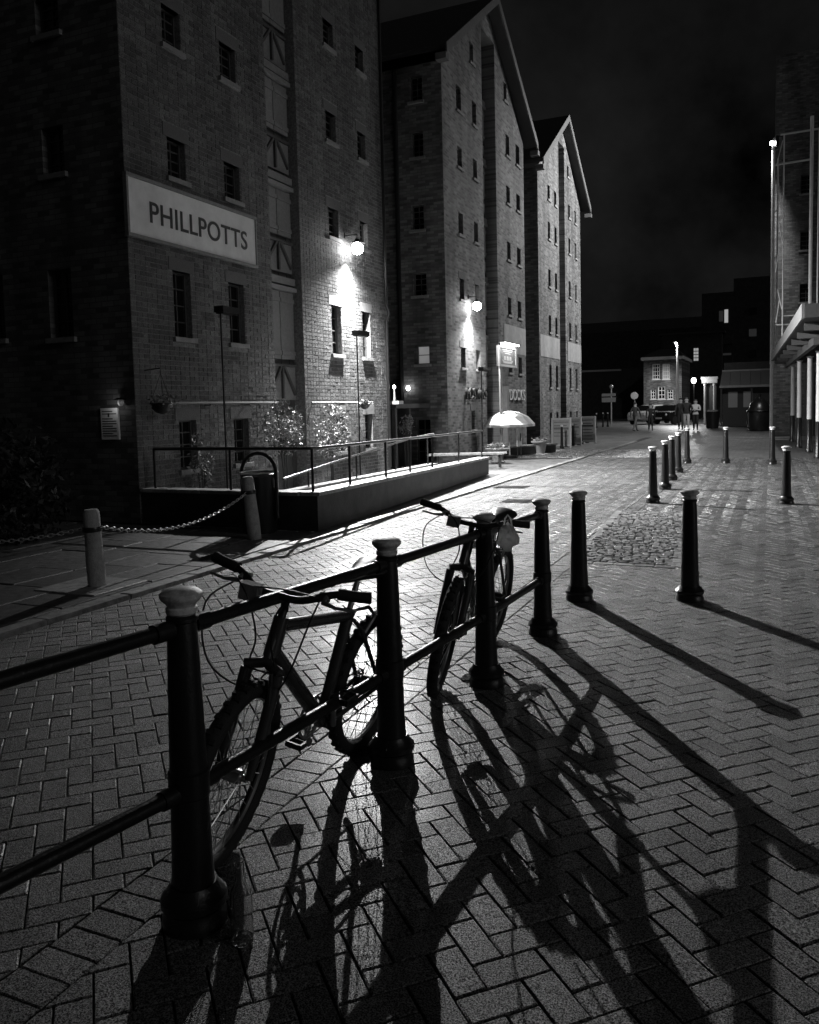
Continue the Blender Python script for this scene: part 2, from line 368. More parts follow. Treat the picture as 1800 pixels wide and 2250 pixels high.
# granite setts: a cushion patch between the bollards and a band across the far road
def setts(name, inside, x0, x1, y0, y1, step, height, zbase=-.012):
    v, f = [], []; y = y0; row = 0
    while y < y1:
        x = x0 + (row % 2) * step * .5; d = step * rng.uniform(.85, 1.15)
        while x < x1:
            ww = step * rng.uniform(.8, 1.5)
            cx, cy = x + ww / 2, y + d / 2
            if inside(cx, cy):
                g = .005; hh = height(cx, cy) + rng.normal(0, .003); o = len(v); a = .008
                base = [(x + g, y + g), (x + ww - g, y + g), (x + ww - g, y + d - g), (x + g, y + d - g)]
                base = [(p + rng.normal(0, .004), q + rng.normal(0, .004)) for p, q in base]
                mid = [(p + (cx - p) * .07, q + (cy - q) * .07) for p, q in base]; top = [(p + (cx - p) * .28, q + (cy - q) * .28) for p, q in base]
                v += [(p, q, zbase) for p, q in base] + [(p, q, hh - a * .75) for p, q in mid] + [(p, q, hh + rng.normal(0, .002)) for p, q in top]
                for q in range(4):
                    r_ = (q + 1) % 4
                    f += [(o + q, o + r_, o + 4 + r_, o + 4 + q), (o + 4 + q, o + 4 + r_, o + 8 + r_, o + 8 + q)]
                f.append((o + 8, o + 9, o + 10, o + 11))
            x += ww
        y += d; row += 1
    o = np_mesh(name, v, f, 'sett', bed); o['kind'] = 'stuff'; return o
setts('sett_patch', in_sett, -2.1, -.8, 8.3, 12.3,   .08, lambda x, y: .008 + .02 * max(0, 1 - ((x + 1.5) / .65) ** 2) * max(0., 1 - ((y - 10.3) / 2.1) ** 2))
setts('sett_band', lambda x, y: y > 25.05, -7.4, -2.6, 25.06, 29.2, .14, lambda x, y: .008, -.021)
for a, b in zip([(-1.83, 8.24), (-.83, 8.24), (-1.08, 12.25), (-2.06, 12.4)], [(-.83, 8.24), (-1.08, 12.25), (-2.06, 12.4), (-1.83, 8.24)]):
    L_ = math.hypot(b[0] - a[0], b[1] - a[1]); k = max(1, round(L_ / .22)); dx_, dy_ = (b[0] - a[0]) / k, (b[1] - a[1]) / k; nx, ny = -dy_ / (L_ / k) * .05, dx_ / (L_ / k) * .05
    for i in range(k):          # edging stones round the patch
        p0 = (a[0] + dx_ * (i + .02), a[1] + dy_ * (i + .02)); p1 = (a[0] + dx_ * (i + .97), a[1] + dy_ * (i + .97)); v, f = [], []
        block(v, f, [(p0[0] - nx, p0[1] - ny), (p1[0] - nx, p1[1] - ny), (p1[0] + nx, p1[1] + ny), (p0[0] + nx, p0[1] + ny)], .006 + rng.normal(0, .001), 0, 0, .005)
        np_mesh('edging_stone', v, f, 'kerb', bed)
# kerb stones and the flagged yard on the left
kb = struct(np_mesh('kerb', [(-5.42, .5, -.016), (-5.10, .5, -.016), (-5.10, 40, -.016), (-5.42, 40, -.016)], [(0, 1, 2, 3)], 'bed'))
km = MB(); kv, kf = [], []
block(kv, kf, [(-.07, -.45), (.07, -.45), (.07, .45), (-.07, .45)], .03, 0, 0, .012)
me = bpy.data.meshes.new('kerb_stone'); me.from_pydata(kv, [], kf); me.materials.append(M['kerb']); me.update()
for i in range(38):
    o = bpy.data.objects.new('kerb_stone', me); col.objects.link(o); o.parent = kb; o.location = (-5.20 + rng.normal(0, .003), 1.4 + i * .91, rng.normal(0, .003)); o.rotation_euler = (rng.normal(0, .003), 0, rng.normal(0, .003))
cv, cf = [], []
block(cv, cf, [(-.055, -.2), (.055, -.2), (.055, .2), (-.055, .2)], -.004, 0, 0, .006)
me = bpy.data.meshes.new('channel_block'); me.from_pydata(cv, [], cf); me.materials.append(M['kerb']); me.update()
for i in range(70):
    o = bpy.data.objects.new('channel_block', me); col.objects.link(o); o.parent = kb; o.location = (-5.345, 1.2 + i * .41, rng.normal(0, .003)); o.rotation_euler = (rng.normal(0, .004), rng.normal(0, .006), 0)
yd = struct(np_mesh('flagged_yard', [(-11.5, 2.4, -.015), (-5.42, 2.4, -.015), (-5.42, 9.3, -.015), (-11.5, 9.3, -.015)], [(0, 1, 2, 3)], 'bed'))
for a in range(10):
    y = 2.45 + (a % 3) * .35
    x1 = -5.43 - a * .6; x0 = x1 - .592
    while y < 9.25:
        l = random.choice([.75, .9, 1.1]); y2 = min(y + l, 9.28); v, f = [], []
        block(v, f, [(x0, y), (x1, y), (x1, y2 - .01), (x0, y2 - .01)], rng.normal(.004, .003), rng.normal(0, .004), rng.normal(0, .004), .007)
        o = np_mesh('slab', v, f, 'slab', yd); y = y2 + .002
        if y > 9.1: break
v, f = [], []; block(v, f, [(-6.22, 5.42), (-5.48, 5.42), (-5.48, 6.1), (-6.22, 6.1)], .016, 0, 0, .006)
np_mesh('footing_slab', v, f, 'kerb', yd)
# drain gratings let into the road
for (x, y, a) in ((-4.7, 15.6, .32), (-3.9, 13.3, .25), (-5.6, 7.3, .2)):
    m = MB().box(x - a, x + a, y - .22, y + .22, .003, .009)
    for k in range(7): m.box(x - a + .03, x + a - .03, y - .18 + k * .055, y - .155 + k * .055, .010, .016)
    tag(m.build('drain_grating', 'iron'), {15.6: 'dark drain grating in the bright middle of the road', 13.3: 'dark drain grating in the road nearer the two bicycles', 7.3: 'dark grating let into the flagstones by the kerb'}[y], 'grating')

# ------------------------------------------------------------------ warehouses
XF = -8.5
def wall(mb, O, U, V, Nn, outline, holes, depth=.2):
    """flat wall with rectangular openings and their reveals; outline convex in (u, v)"""
    O, U, V, Nn = map(Vector, (O, U, V, Nn))
    us = sorted({p[0] for p in outline} | {h[0] for h in holes} | {h[1] for h in holes}); vsn = sorted({p[1] for p in outline} | {h[2] for h in holes} | {h[3] for h in holes})
    P = lambda u, v, d=0.: O + U * u + V * v - Nn * d
    area = sum(outline[i][0] * outline[(i + 1) % len(outline)][1] - outline[(i + 1) % len(outline)][0] * outline[i][1] for i in range(len(outline)))
    ol = outline if area > 0 else outline[::-1]
    for a, b in zip(us, us[1:]):
        for c, d in zip(vsn, vsn[1:]):
            m_, n_ = (a + b) / 2, (c + d) / 2
            if any(h[0] < m_ < h[1] and h[2] < n_ < h[3] for h in holes): continue
            poly = [(a, c), (b, c), (b, d), (a, d)]
            for i in range(len(ol)):
                p, q = ol[i], ol[(i + 1) % len(ol)]; nn = (q[1] - p[1], p[0] - q[0]); poly = clip(poly, nn, nn[0] * p[0] + nn[1] * p[1])
                if len(poly) < 3: break
            if len(poly) >= 3: mb.add([P(*p) for p in poly], [tuple(range(len(poly)))])
    for h in holes:
        dd = h[4] if len(h) > 4 else depth
        c4 = [(h[0], h[2]), (h[1], h[2]), (h[1], h[3]), (h[0], h[3])]
        for i in range(4):
            p, q = c4[i], c4[(i + 1) % 4]; mb.add([P(*p), P(*q), P(*q, dd), P(*p, dd)], [(0, 1, 2, 3)])
def window(root, O, U, V, Nn, h, lintel='lint', pane='glass', frame='wframe', bars=(1, 3), sill='sillst', sash=.03):
    """window part in an opening (u0,u1,v0,v1), with pane, sill and lintel as sub-parts; parts are boxes along the wall's own axes"""
    O, U, V, Nn = map(Vector, (O, U, V, Nn))
    def bx(m, u0, u1, v0, v1, d0, d1):
        pts = [O + U * a + V * b + Nn * c for c in (d0, d1) for a, b in ((u0, v0), (u1, v0), (u1, v1), (u0, v1))]
        m.add(pts, [(0, 3, 2, 1), (4, 5, 6, 7), (0, 1, 5, 4), (1, 2, 6, 5), (2, 3, 7, 6), (3, 0, 4, 7)])
    u0, u1, v0, v1 = h[:4]; D = -.15; f = MB(); t = sash
    bx(f, u0, u0 + t, v0, v1, D, D + .05); bx(f, u1 - t, u1, v0, v1, D, D + .05); bx(f, u0 + t, u1 - t, v0, v0 + t, D, D + .05); bx(f, u0 + t, u1 - t, v1 - t, v1, D, D + .05)
    for i in range(bars[0]):
        c = u0 + (u1 - u0) * (i + 1) / (bars[0] + 1); bx(f, c - t * .35, c + t * .35, v0 + t, v1 - t, D + .002, D + .035)
    for i in range(bars[1]):
        c = v0 + (v1 - v0) * (i + 1) / (bars[1] + 1); bx(f, u0 + t, u1 - t, c - t * .35, c + t * .35, D + .004, D + .033)
    win = f.build('window', frame, root)
    g = MB(); g.add([O + U * a + V * b + Nn * (D + .012) for a, b in ((u0, v0), (u1, v0), (u1, v1), (u0, v1))], [(0, 1, 2, 3)])
    sub(g, 'pane', pane, win, root)
    if sill:
        s = MB(); bx(s, u0 - .06, u1 + .06, v0 - .075, v0, -.14, .06); sub(s, 'sill', sill, win, root)
    if lintel:
        s = MB(); bx(s, u0 - .09, u1 + .09, v1, v1 + .2, -.1, .012); sub(s, 'lintel', lintel, win, root)
    return win
XN = (1, 0, 0); YU = (0, 1, 0); ZV = (0, 0, 1)

def bay_doors(root, y0, y1, x, floors, top, pale='timber'):
    """loading bay: boards at the back of the recess, a pair of doors, an apron with braces and beams for each floor"""
    m = MB()
    k = max(3, int((y1 - y0) / .14)); st = (y1 - y0) / k
    for i in range(k): m.box(x - .06, x + (.0 if i % 2 else .006), y0 + i * st + .004, y0 + (i + 1) * st - .004, 0, top)
    m.build('bay_boarding', 'darktimber', root)
    mid = (y0 + y1) / 2
    for (da, db, ca, cb) in floors:
        for s in (0, 1):
            a, b = (y0 + .03, mid - .01) if s == 0 else (mid + .01, y1 - .03)
            d = MB().box(x + .01, x + .06, a, b, da, db); d.box(x + .061, x + .085, a, b, da + .08, da + .16).box(x + .061, x + .085, a, b, db - .2, db - .12)
            p = d.build('loading_door', pale, root)
        beam = MB().box(x + .01, x + .14, y0 + .01, y1 - .01, db + .02, db + .1); beam.box(x + .01, x + .11, y0 + .01, y1 - .01, db + .14, db + .28).build('beam', pale, root)
        ap = MB().box(x + .01, x + .05, y0 + .02, y1 - .02, ca, cb).build('apron', pale, root)
        br = MB()
        for (a, b) in (((mid, ca + .03), (mid, cb - .03)), ((mid - .06, cb - .05), (y0 + .08, ca + .1)), ((mid + .06, cb - .05), (y1 - .08, ca + .1))):
            br.bar((x + .075, a[0], a[1]), (x + .075, b[0], b[1]), .05, .05, upv=(1, 0, 0))
        br.bar((x + .075, y0 + .03, cb - .02), (x + .075, y1 - .03, cb - .02), .05, .05, upv=(1, 0, 0))
        sub(br, 'brace', 'darktimber', ap, root)

def roof(root, y0, y1, ze, zr, xf, xb, eave=.6):
    mid = (y0 + y1) / 2; sl = (zr - ze) / (mid - (y0 - eave)); m = MB(); t = .14
    for s in (-1, 1):
        ye = y0 - eave if s < 0 else y1 + eave
        a = [(xf, mid, zr), (xb, mid, zr), (xb, ye, ze), (xf, ye, ze)]
        m.add([(p[0], p[1], p[2]) for p in a] + [(p[0], p[1], p[2] + t) for p in a], [(0, 1, 2, 3), (4, 7, 6, 5), (0, 3, 7, 4), (1, 5, 6, 2), (2, 6, 7, 3), (0, 4, 5, 1)])
    rf = m.build('roof', 'slate', root)
    for s in (-1, 1):
        ye = y0 - eave - .02 if s < 0 else y1 + eave + .02
        b = MB(); x = xf + .003
        b.add([(xx, yy, zz) for xx in (x, x + .05) for yy, zz in ((mid, zr + t + .02), (mid, zr - .12), (ye, ze - .12), (ye, ze + t + .02))],
              [(0, 1, 2, 3), (7, 6, 5, 4), (0, 4, 5, 1), (1, 5, 6, 2), (2, 6, 7, 3), (3, 7, 4, 0)])
        b.box(x - .25, x + .06, ye - .13, ye + .13, ze - .3, ze - .125)
        sub(b, 'bargeboard', 'barge', rf, root)

def drainpipe(root, pts, name='drainpipe', r=.05, m='iron'):
    return MB().tube(pts, r, 8).build(name, m, root, True)

COLS1 = [(10.33, 10.75), (11.76, 12.20), (15.34, 15.77), (16.78, 17.17)]
ROWS1 = [(.72, 1.5), (2.8, 3.83), (5.25, 5.85), (7.23, 7.82), (9.15, 9.67)]
# --- nearest warehouse (sign on the front)
A = thing('warehouse', 'tall brick warehouse with the PHILLPOTTS sign', 'building', (XF, 13.75, 0), 'dock warehouses in a row')
y0, y1 = 9.38, 18.12; BAY1 = (13.11, 14.17)
out = [(y0, 0), (y1, 0), (y1, 12.2), ((y0 + y1) / 2, 15.6), (y0, 12.2)]
holes = [(a, b, c, d) for a, b in COLS1 for c, d in ROWS1] + [(BAY1[0], BAY1[1], .02, 12.0, .26)]
m = MB(); wall(m, (XF, 0, 0), YU, ZV, XN, out, holes)
wfront = m.build('wall', 'mortar', A)
hs = []
for a, b in ((-11.06, -11.5), ): pass
sideh = [(-10.09, -9.62, 2.8, 3.83), (-10.06, -9.63, 5.23, 5.92), (-10.06, -9.6, 7.25, 7.8), (-11.6, -11.05, 2.85, 3.85), (-11.6, -11.1, 5.23, 5.9)]
m = MB(); wall(m, (0, y0, 0), (1, 0, 0), ZV, (0, -1, 0), [(-24, 0), (XF, 0), (XF, 12.2), (-24, 12.2)], sideh)
m.build('flank_wall', 'wallY', A)
MB().add([(XF, y1, 0), (-24, y1, 0), (-24, y1, 12.2), (XF, y1, 12.2)], [(0, 1, 2, 3)]).build('flank_wall', 'wallY', A)
for h in holes[:-1]: window(A, (XF, 0, 0), YU, ZV, XN, h, lintel='stone' if h[0] > 15 and h[2] < 4 else 'lint')  # paler lintels only below the globe lamp: its light put into the colour
for h in sideh: window(A, (0, y0, 0), (1, 0, 0), ZV, (0, -1, 0), h, lintel=False)
bay_doors(A, BAY1[0] + .005, BAY1[1] - .005, XF - .24, [(2.62, 3.92, 1.83, 2.52), (5.0, 5.86, 4.3, 4.9), (6.95, 7.86, 6.22, 6.82), (8.9, 9.9, 8.2, 8.8)], 12.0)
roof(A, y0, y1, 11.9, 15.9, XF + .37, -24)
# bricks of the front, laid course by course round the openings
CH_, CL_ = .076, .228
allb = []
zc = 0.; row = 0
lint = [(a - .09, b + .09, d, d + .2) for a, b, c, d in holes[:-1]] + [(a - .06, b + .06, c - .075, c) for a, b, c, d in holes[:-1]]
while zc < 12.2:
    z1_ = min(zc + CH_, 12.2); zm = (zc + z1_) / 2
    blk = sorted((h[0], h[1]) for h in list(holes) + lint if h[2] - .03 < zm < h[3] + .03)
    segs = []; s = y0
    for a, b in blk:
        if a > s: segs.append((s, a))
        s = max(s, b)
    segs.append((s, y1))
    half = row % 2
    # English bond: stretchers one course, headers the next
    Lb = CL_ if half else CL_ / 2
    for a, b in segs:
        k = math.floor((a - y0 - (Lb / 2 if half else 0)) / Lb); p = y0 + (Lb / 2 if half else 0) + k * Lb
        while p < b:
            q0, q1 = max(p, a), min(p + Lb, b); p += Lb
            if q1 - q0 > .03: allb.append((q0 + .006, q1 - .006, zc + .006, z1_ - .006))
    zc += CH_; row += 1
bmeshes = {}
allb.sort(key=lambda t: (t[0] ** 2 + (t[2] - 1.6) ** 2))
def brick_geo(v, f, a, b, c, d, x):
    o = len(v); e = .006 + rng.normal(0, .0014); j = lambda s: rng.normal(0, s * .4)
    t = [(x + e + j(.002), a + j(.002), c + j(.0015)), (x + e + j(.002), b + j(.002), c + j(.0015)), (x + e + j(.002), b + j(.002), d + j(.0015)), (x + e + j(.002), a + j(.002), d + j(.0015))]
    v += [(x - .003, a, c), (x - .003, b, c), (x - .003, b, d), (x - .003, a, d)] + t
    f += [(o + 4, o + 5, o + 6, o + 7), (o, o + 1, o + 5, o + 4), (o + 1, o + 2, o + 6, o + 5), (o + 2, o + 3, o + 7, o + 6), (o + 3, o, o + 4, o + 7)]
bv, bf = [], []; nb = 0
for (a, b, c, d) in allb:
    L_ = round(b - a, 3)
    if nb < 300 and abs((d - c) - (CH_ - .012)) < .001 and (L_ == round(CL_ - .012, 3) or L_ == round(CL_ / 2 - .012, 3)) and c > .5:
        if L_ not in bmeshes:
            bmeshes[L_] = []
            for q in range(4):
                v, f = [], []; brick_geo(v, f, -L_ / 2, L_ / 2, -(d - c) / 2, (d - c) / 2, 0)
                me = bpy.data.meshes.new('brick'); me.from_pydata(v, [], f); me.materials.append(M['brick']); me.update(); bmeshes[L_].append(me)
        o = bpy.data.objects.new('brick', bmeshes[L_][nb % 4]); col.objects.link(o); o.parent = wfront
        o.location = (0, (a + b) / 2 - 13.75, (c + d) / 2); nb += 1
    else: brick_geo(bv, bf, a - 13.75, b - 13.75, c, d, 0)
o = np_mesh('brick', bv, bf, 'brick', wfront); o['kind'] = 'stuff'
# string pipe along the front, and corner details
pp = MB().tube([(XF + .1, 9.6, 1.77), (XF + .1, 13.05, 1.77)], .022, 8); pp.tube([(XF + .1, 14.25, 1.77), (XF + .1, 17.0, 1.77)], .018, 8)
for yy in (9.9, 11.0, 12.1, 13.0, 14.4, 15.6, 16.8): pp.box(XF, XF + .13, yy - .015, yy + .015, 1.73, 1.748)
pp.build('service_pipe', 'timber', A, True)
MB().tube([(XF + .06, 17.95, 11.8), (XF + .06, 17.95, 4.1), (XF + .12, 17.98, 3.9), (XF + .06, 17.95, 3.7), (XF + .06, 17.95, .2)], .04, 8).build('drainpipe', 'iron', A, True)
# painted name board
sg = thing('name_board', 'long white board lettered PHILLPOTTS on the warehouse front', 'sign', (XF, 10.94, 4.2))
MB().box(XF + .02, XF + .06, 9.36, 12.53, 4.22, 5.02).build('board', 'board', sg)
fr = MB()
for z in (4.17, 5.02): fr.box(XF + .015, XF + .085, 9.32, 12.57, z, z + .05)
for yy in (9.32, 12.53): fr.box(XF + .015, XF + .08, yy, yy + .04, 4.221, 5.019)
fr.build('board_frame', 'timber', sg)
def text(body, size, loc, rot, m, parent, name='lettering', sx=1., ext=.004, loose=1.0, bold=0.):
    cu = bpy.data.curves.new(name, 'FONT'); cu.body = body; cu.size = size; cu.extrude = ext; cu.align_x = 'CENTER'; cu.align_y = 'CENTER'; cu.space_character = loose; cu.offset = bold
    tmp = bpy.data.objects.new(name, cu); col.objects.link(tmp); bpy.context.view_layer.update()
    me = bpy.data.meshes.new_from_object(tmp.evaluated_get(bpy.context.evaluated_depsgraph_get())); bpy.data.objects.remove(tmp)
    me.name = name; me.materials.clear(); me.materials.append(M[m]); o = bpy.data.objects.new(name, me); col.objects.link(o)
    o.rotation_euler = rot; o.scale = (sx, 1, 1); o.parent = parent
    o.location = Vector(loc) - (Vector(parent.location) if parent.get('_w') else Vector((0, 0, 0))); return o
FRONT = (R(90), 0, R(90))
text('PHILLPOTTS', .44, (XF + .066, 11.03, 4.58), FRONT, 'letter', sg, sx=1.0, loose=1.05, bold=.003)

# --- second warehouse
B = thing('warehouse', 'brick warehouse with pub sign, lettering and steep gable', 'building', (XF, 26.2, 0), 'dock warehouses in a row')
y0, y1 = 22.07, 30.38; BAY2 = (25.62, 27.0)
COLS2 = [(23.25, 23.65), (24.65, 25.03), (28.15, 28.58), (29.38, 29.85)]
ROWS2 = [(2.8, 3.4), (4.83, 5.44), (6.75, 7.38), (8.7, 9.3), (10.33, 11.05)]
holes = [(a, b, c, d) for a, b in COLS2 for c, d in ROWS2] + [(24.5, 24.85, 12.15, 12.75), (28.0, 28.35, 12.15, 12.75), (24.1, 24.45, .9, 1.5), (BAY2[0], BAY2[1], .02, 13.6, .62)]
m = MB(); wall(m, (XF, 0, 0), YU, ZV, XN, [(y0, 0), (y1, 0), (y1, 11.3), (26.2, 14.55), (y0, 11.3)], holes); m.build('wall', 'wallX', B)
for h in holes[:-1]: window(B, (XF, 0, 0), YU, ZV, XN, h, lintel='lint' if h[2] < 6 else None)
sideh = [(-9.47, -9.09, 10.3, 11.0), (-9.45, -9.09, 8.75, 9.45), (-9.5, -9.12, 6.72, 7.42), (-9.5, -9.08, 4.85, 5.5), (-9.45, -9.04, 2.88, 3.42), (-9.5, -9.05, .02, 1.3)]
m = MB(); wall(m, (0, y0, 0), (1, 0, 0), ZV, (0, -1, 0), [(-24, 0), (XF, 0), (XF, 11.3), (-24, 11.3)], sideh)
m.build('flank_wall', 'wallY', B)
MB().add([(XF, y1, 0), (-24, y1, 0), (-24, y1, 11.3), (XF, y1, 11.3)], [(0, 1, 2, 3)]).build('flank_wall', 'wallY', B)
for i, h in enumerate(sideh): window(B, (0, y0, 0), (1, 0, 0), ZV, (0, -1, 0), h, lintel=False, pane='blind' if i == 4 else 'glass', bars=(0, 1) if i == 4 else (1, 3), sill='sillst' if i < 5 else None)
bay_doors(B, BAY2[0] + .01, BAY2[1] - .01, XF - .45, [(a, a + 1.0, a - .75, a - .1) for a in (2.75, 4.7, 6.65, 8.6, 10.5)], 13.5)
roof(B, y0, y1, 11.3, 14.6, XF + .37, -24)
drainpipe(B, [(-9.9, y0 - .08, 11.2), (-9.9, y0 - .08, .1)], r=.07)
for i, (ya, yb) in enumerate(((27.6, 30.34),)): MB().box(XF + .003, XF + .02, ya, yb, 3.5, 4.48).build('painted_band', 'band', B)
MB().box(XF - .05, XF + .16, 27.35, 27.6, .0, 2.3).build('pilaster', 'stone', B)
lt = thing('wall_lettering', 'dark raised letters FOSTERS above the terrace, on the second warehouse', 'lettering', (XF, 24.4, 1.8), 'raised letters on the pub front')
text('FOSTERS', .5, (XF + .06, 24.42, 2.0), FRONT, 'letter', lt, sx=.98, ext=.035)
lt = thing('wall_lettering', 'white raised letters DOCKS beyond the loading bay, on the second warehouse', 'lettering', (XF, 28.9, 1.8), 'raised letters on the pub front')
text('DOCKS', .56, (XF + .06, 28.9, 1.99), FRONT, 'white', lt, sx=1.05, ext=.035)
# --- third warehouse
C = thing('warehouse', 'farthest brick warehouse of the row, palest in the light', 'building', (XF, 36.36, 0), 'dock warehouses in a row')
y0, y1 = 32.4, 40.31; BAY3 = (35.95, 37.05)
COLS3 = [(33.98, 34.36), (35.12, 35.5), (37.75, 38.15), (39.05, 39.45)]
ROWS3 = [(2.37, 3.3), (4.66, 5.37), (6.55, 7.26), (8.5, 9.2), (10.11, 10.7), (.55, 1.3)]
holes = [(a, b, c, d) for a, b in COLS3 for c, d in ROWS3] + [(BAY3[0], BAY3[1], .02, 13.0, .5), (37.6, 37.95, 11.9, 12.4)]
m = MB(); wall(m, (XF, 0, 0), YU, ZV, XN, [(y0, 0), (y1, 0), (y1, 11.0), (36.36, 14.0), (y0, 11.0)], holes); m.build('wall', 'wallX', C)
for h in holes:
    if h[0] != BAY3[0]: window(C, (XF, 0, 0), YU, ZV, XN, h, lintel=False)
MB().add([(XF, y0, 0), (-24, y0, 0), (-24, y0, 11), (XF, y0, 11)], [(3, 2, 1, 0)]).build('flank_wall', 'wallY', C)
m = MB(); m.add([(XF, y1, 0), (-24, y1, 0), (-24, y1, 11), (XF, y1, 11)], [(0, 1, 2, 3)]); m.build('flank_wall', 'wallY', C)
bay_doors(C, BAY3[0] + .01, BAY3[1] - .01, XF - .4, [(a, a + 1.0, a - .75, a - .1) for a in (2.75, 4.7, 6.65, 8.6, 10.5)], 12.9)
roof(C, y0, y1, 11.0, 14.0, XF + .37, -24)
for ya, yb in ((32.5, 35.8), (37.4, 40.25)): MB().box(XF + .003, XF + .02, ya, yb, 3.6, 4.48).build('painted_band', 'band', C)
# low yard wall closing the gap between first and second warehouse, with a dark gate
gp = thing('gap_porch', 'dark porch roof in the alley between the first two warehouses', 'porch', (-10.0, 20.5, 0))
MB().box(-11.6, -9.0, 19.6, 21.9, 1.62, 1.74).build('porch_roof', 'darktimber', gp)
for x in (-11.5, -9.1): MB().box(x - .05, x + .05, 19.65, 19.75, 0, 1.618).build('post', 'darktimber', gp)
MB().box(-11.4, -9.2, 20.9, 21.0, 0, 1.6).build('boarding', 'darktimber', gp)

# ------------------------------------------------------------------ lamps on the fronts
def wall_lamp(name, label, x, y, z, watts, grp):
    t = thing(name, label, 'lamp', (XF, y, z), grp)
    a = MB().box(XF, XF + .03, y - .04, y + .04, z + .24, z + .36); a.tube([(XF + .02, y, z + .30), (x, y, z + .30), (x, y, z + .19)], .012, 8); a.build('bracket', 'iron', t, True)
    MB().lathe([(.03, .21), (.05, .2), (.06, .17), (.17, .115), (.168, .105), (.05, .155)], 20, (x, y, z)).build('shade', 'iron', t, True)
    MB().ball((x, y, z), .13, 20).build('globe', 'globe', t, True)
    # wide reflector towards the street, and the spill that makes the bright oval on the wall below
    for kind, e, size, blend, off, ang in (('street', watts, 150, 1., .05, -46), ('wash', 1300 if watts > 4000 else 800, 150, 1., .0, -16), ('oval', 560 if watts > 4000 else 440, 66, .3, .0, 33)):
        l = bpy.data.lights.new(name + '_' + kind, 'SPOT'); l.energy = e; l.spot_size = R(size); l.spot_blend = blend; l.shadow_soft_size = .03
        o = bpy.data.objects.new(name + '_' + kind, l); col.objects.link(o); o.parent = t; o.location = (x - XF + off, 0, -.19); o.rotation_euler = (0, R(ang), 0)
    return t
wall_lamp('wall_lamp', 'blazing globe lamp high on the nearest warehouse', -8.2, 16.05, 5.08, LAMP1_W, 'globe lamps on the warehouse fronts')
wall_lamp('wall_lamp', 'blazing globe lamp on the second warehouse, above its lettering', -8.22, 23.98, 4.67, LAMP2_W, 'globe lamps on the warehouse fronts')

# ------------------------------------------------------------------ right-hand building, canopy, frame, floodlight
D = thing('brick_building', 'brick building with dark square windows behind the steel frame', 'building', (.1, 40, 0))
dh = [(1.12, 1.62, z, z + .8) for z in (10.5, 8.1, 5.85)]
m = MB(); wall(m, (0, 40.2, 0), (1, 0, 0), ZV, (0, -1, 0), [(.1, 0), (8, 0), (8, 16.5), (.1, 16.5)], dh)
m.add([(.1, 40.2, 0), (.1, 62, 0), (.1, 62, 16.5), (.1, 40.2, 16.5)], [(0, 1, 2, 3)]).add([(.1, 40.2, 16.5), (8, 40.2, 16.5), (8, 62, 16.5), (.1, 62, 16.5)], [(0, 1, 2, 3)]); m.build('wall', 'wallY', D)
for h in dh: window(D, (0, 40.2, 0), (1, 0, 0), ZV, (0, -1, 0), h, lintel=False)
DB = MB()
for k in range(5): DB.box(1.35 + k * .42, 1.72 + k * .42, 39.9, 40.19, 0, 2.9)
DB.build('door_leaf', 'darktimber', D)
cp = thing('canopy', 'deep dark canopy with a pale edge along the columns', 'canopy', (.6, 18, 0))
ed = lambda y: .60 - (y - 18) * .0290
m = MB(); m.add([(ed(18), 18, 3.2), (4.5, 18, 3.2), (4.5, 37, 3.2), (ed(37), 37, 3.2), (ed(18), 18, 3.47), (4.5, 18, 3.47), (4.5, 37, 3.47), (ed(37), 37, 3.47)],
          [(3, 2, 1, 0), (4, 5, 6, 7), (0, 1, 5, 4), (1, 2, 6, 5), (2, 3, 7, 6), (3, 0, 4, 7)]); m.build('roof_slab', 'darktimber', cp)
m = MB(); m.bar((ed(18.05) - .03, 18.05, 3.34), (ed(37) - .03, 37, 3.34), .05, .3); m.build('fascia', 'timber', cp)
for k in range(8):
    y = 19 + k * 2.4; MB().bar((ed(y) + .05, y, 3.1), (4.4, y, 3.1), .12, .16).build('joist', 'darktimber', cp)
m = MB(); m.bar((ed(22) + .5, 22, 3.0), (ed(37) + .5, 37, 3.0), .12, .2); m.build('beam', 'darktimber', cp)
for k, (x, y) in enumerate(((1.19, 24.8), (1.08, 27.8), (.87, 30.4), (.77, 34.8), (1.55, 33.0), (1.9, 29.0))):
    c = thing('canopy_column', ['pale canopy column with black foot, nearest of its row', 'pale canopy column, second of its row from the camera', 'pale canopy column, third of its row from the camera', 'pale canopy column, farthest of its row by the brick pier', 'dull post behind the far canopy columns', 'dull post behind the near canopy columns'][k], 'column', (x, y, 0), 'columns under the canopy')
    MB().lathe([(.07, 1.0), (.07, 2.86), (.1, 2.88), (.1, 2.9)], 14, (x, y, 0)).build('shaft', 'white' if k < 4 else 'timber', c, True)
    MB().lathe([(.11, 0), (.11, .08), (.085, .12), (.085, .97), (.095, .999)], 14, (x, y, 0)).build('foot', 'iron', c, True)
fr = thing('steel_frame', 'tall pale steel frame of poles above the canopy', 'frame', (.6, 27, 3.47))
for k, (x, z0, z1) in enumerate(((1.03, 3.48, 9.75), (1.22, 3.48, 9.4), (.30, 3.48, 9.36))): MB().tube([(x, 27, z0), (x, 27, z1)], .05 if k == 0 else .022, 10).build('pole', 'white', fr, True)
for k, (a, b) in enumerate((((.2, 27.0, 9.35), (1.6, 27.0, 9.37)), ((.1, 27.06, 8.52), (1.02, 27.06, 8.55)), ((.3, 27.05, 4.1), (.9, 27.05, 4.08)), ((.12, 27.08, 3.85), (.8, 27.08, 3.83)))):
    MB().tube([a, b], .03 if k < 2 else .02, 8).build('rail', 'white', fr, True)
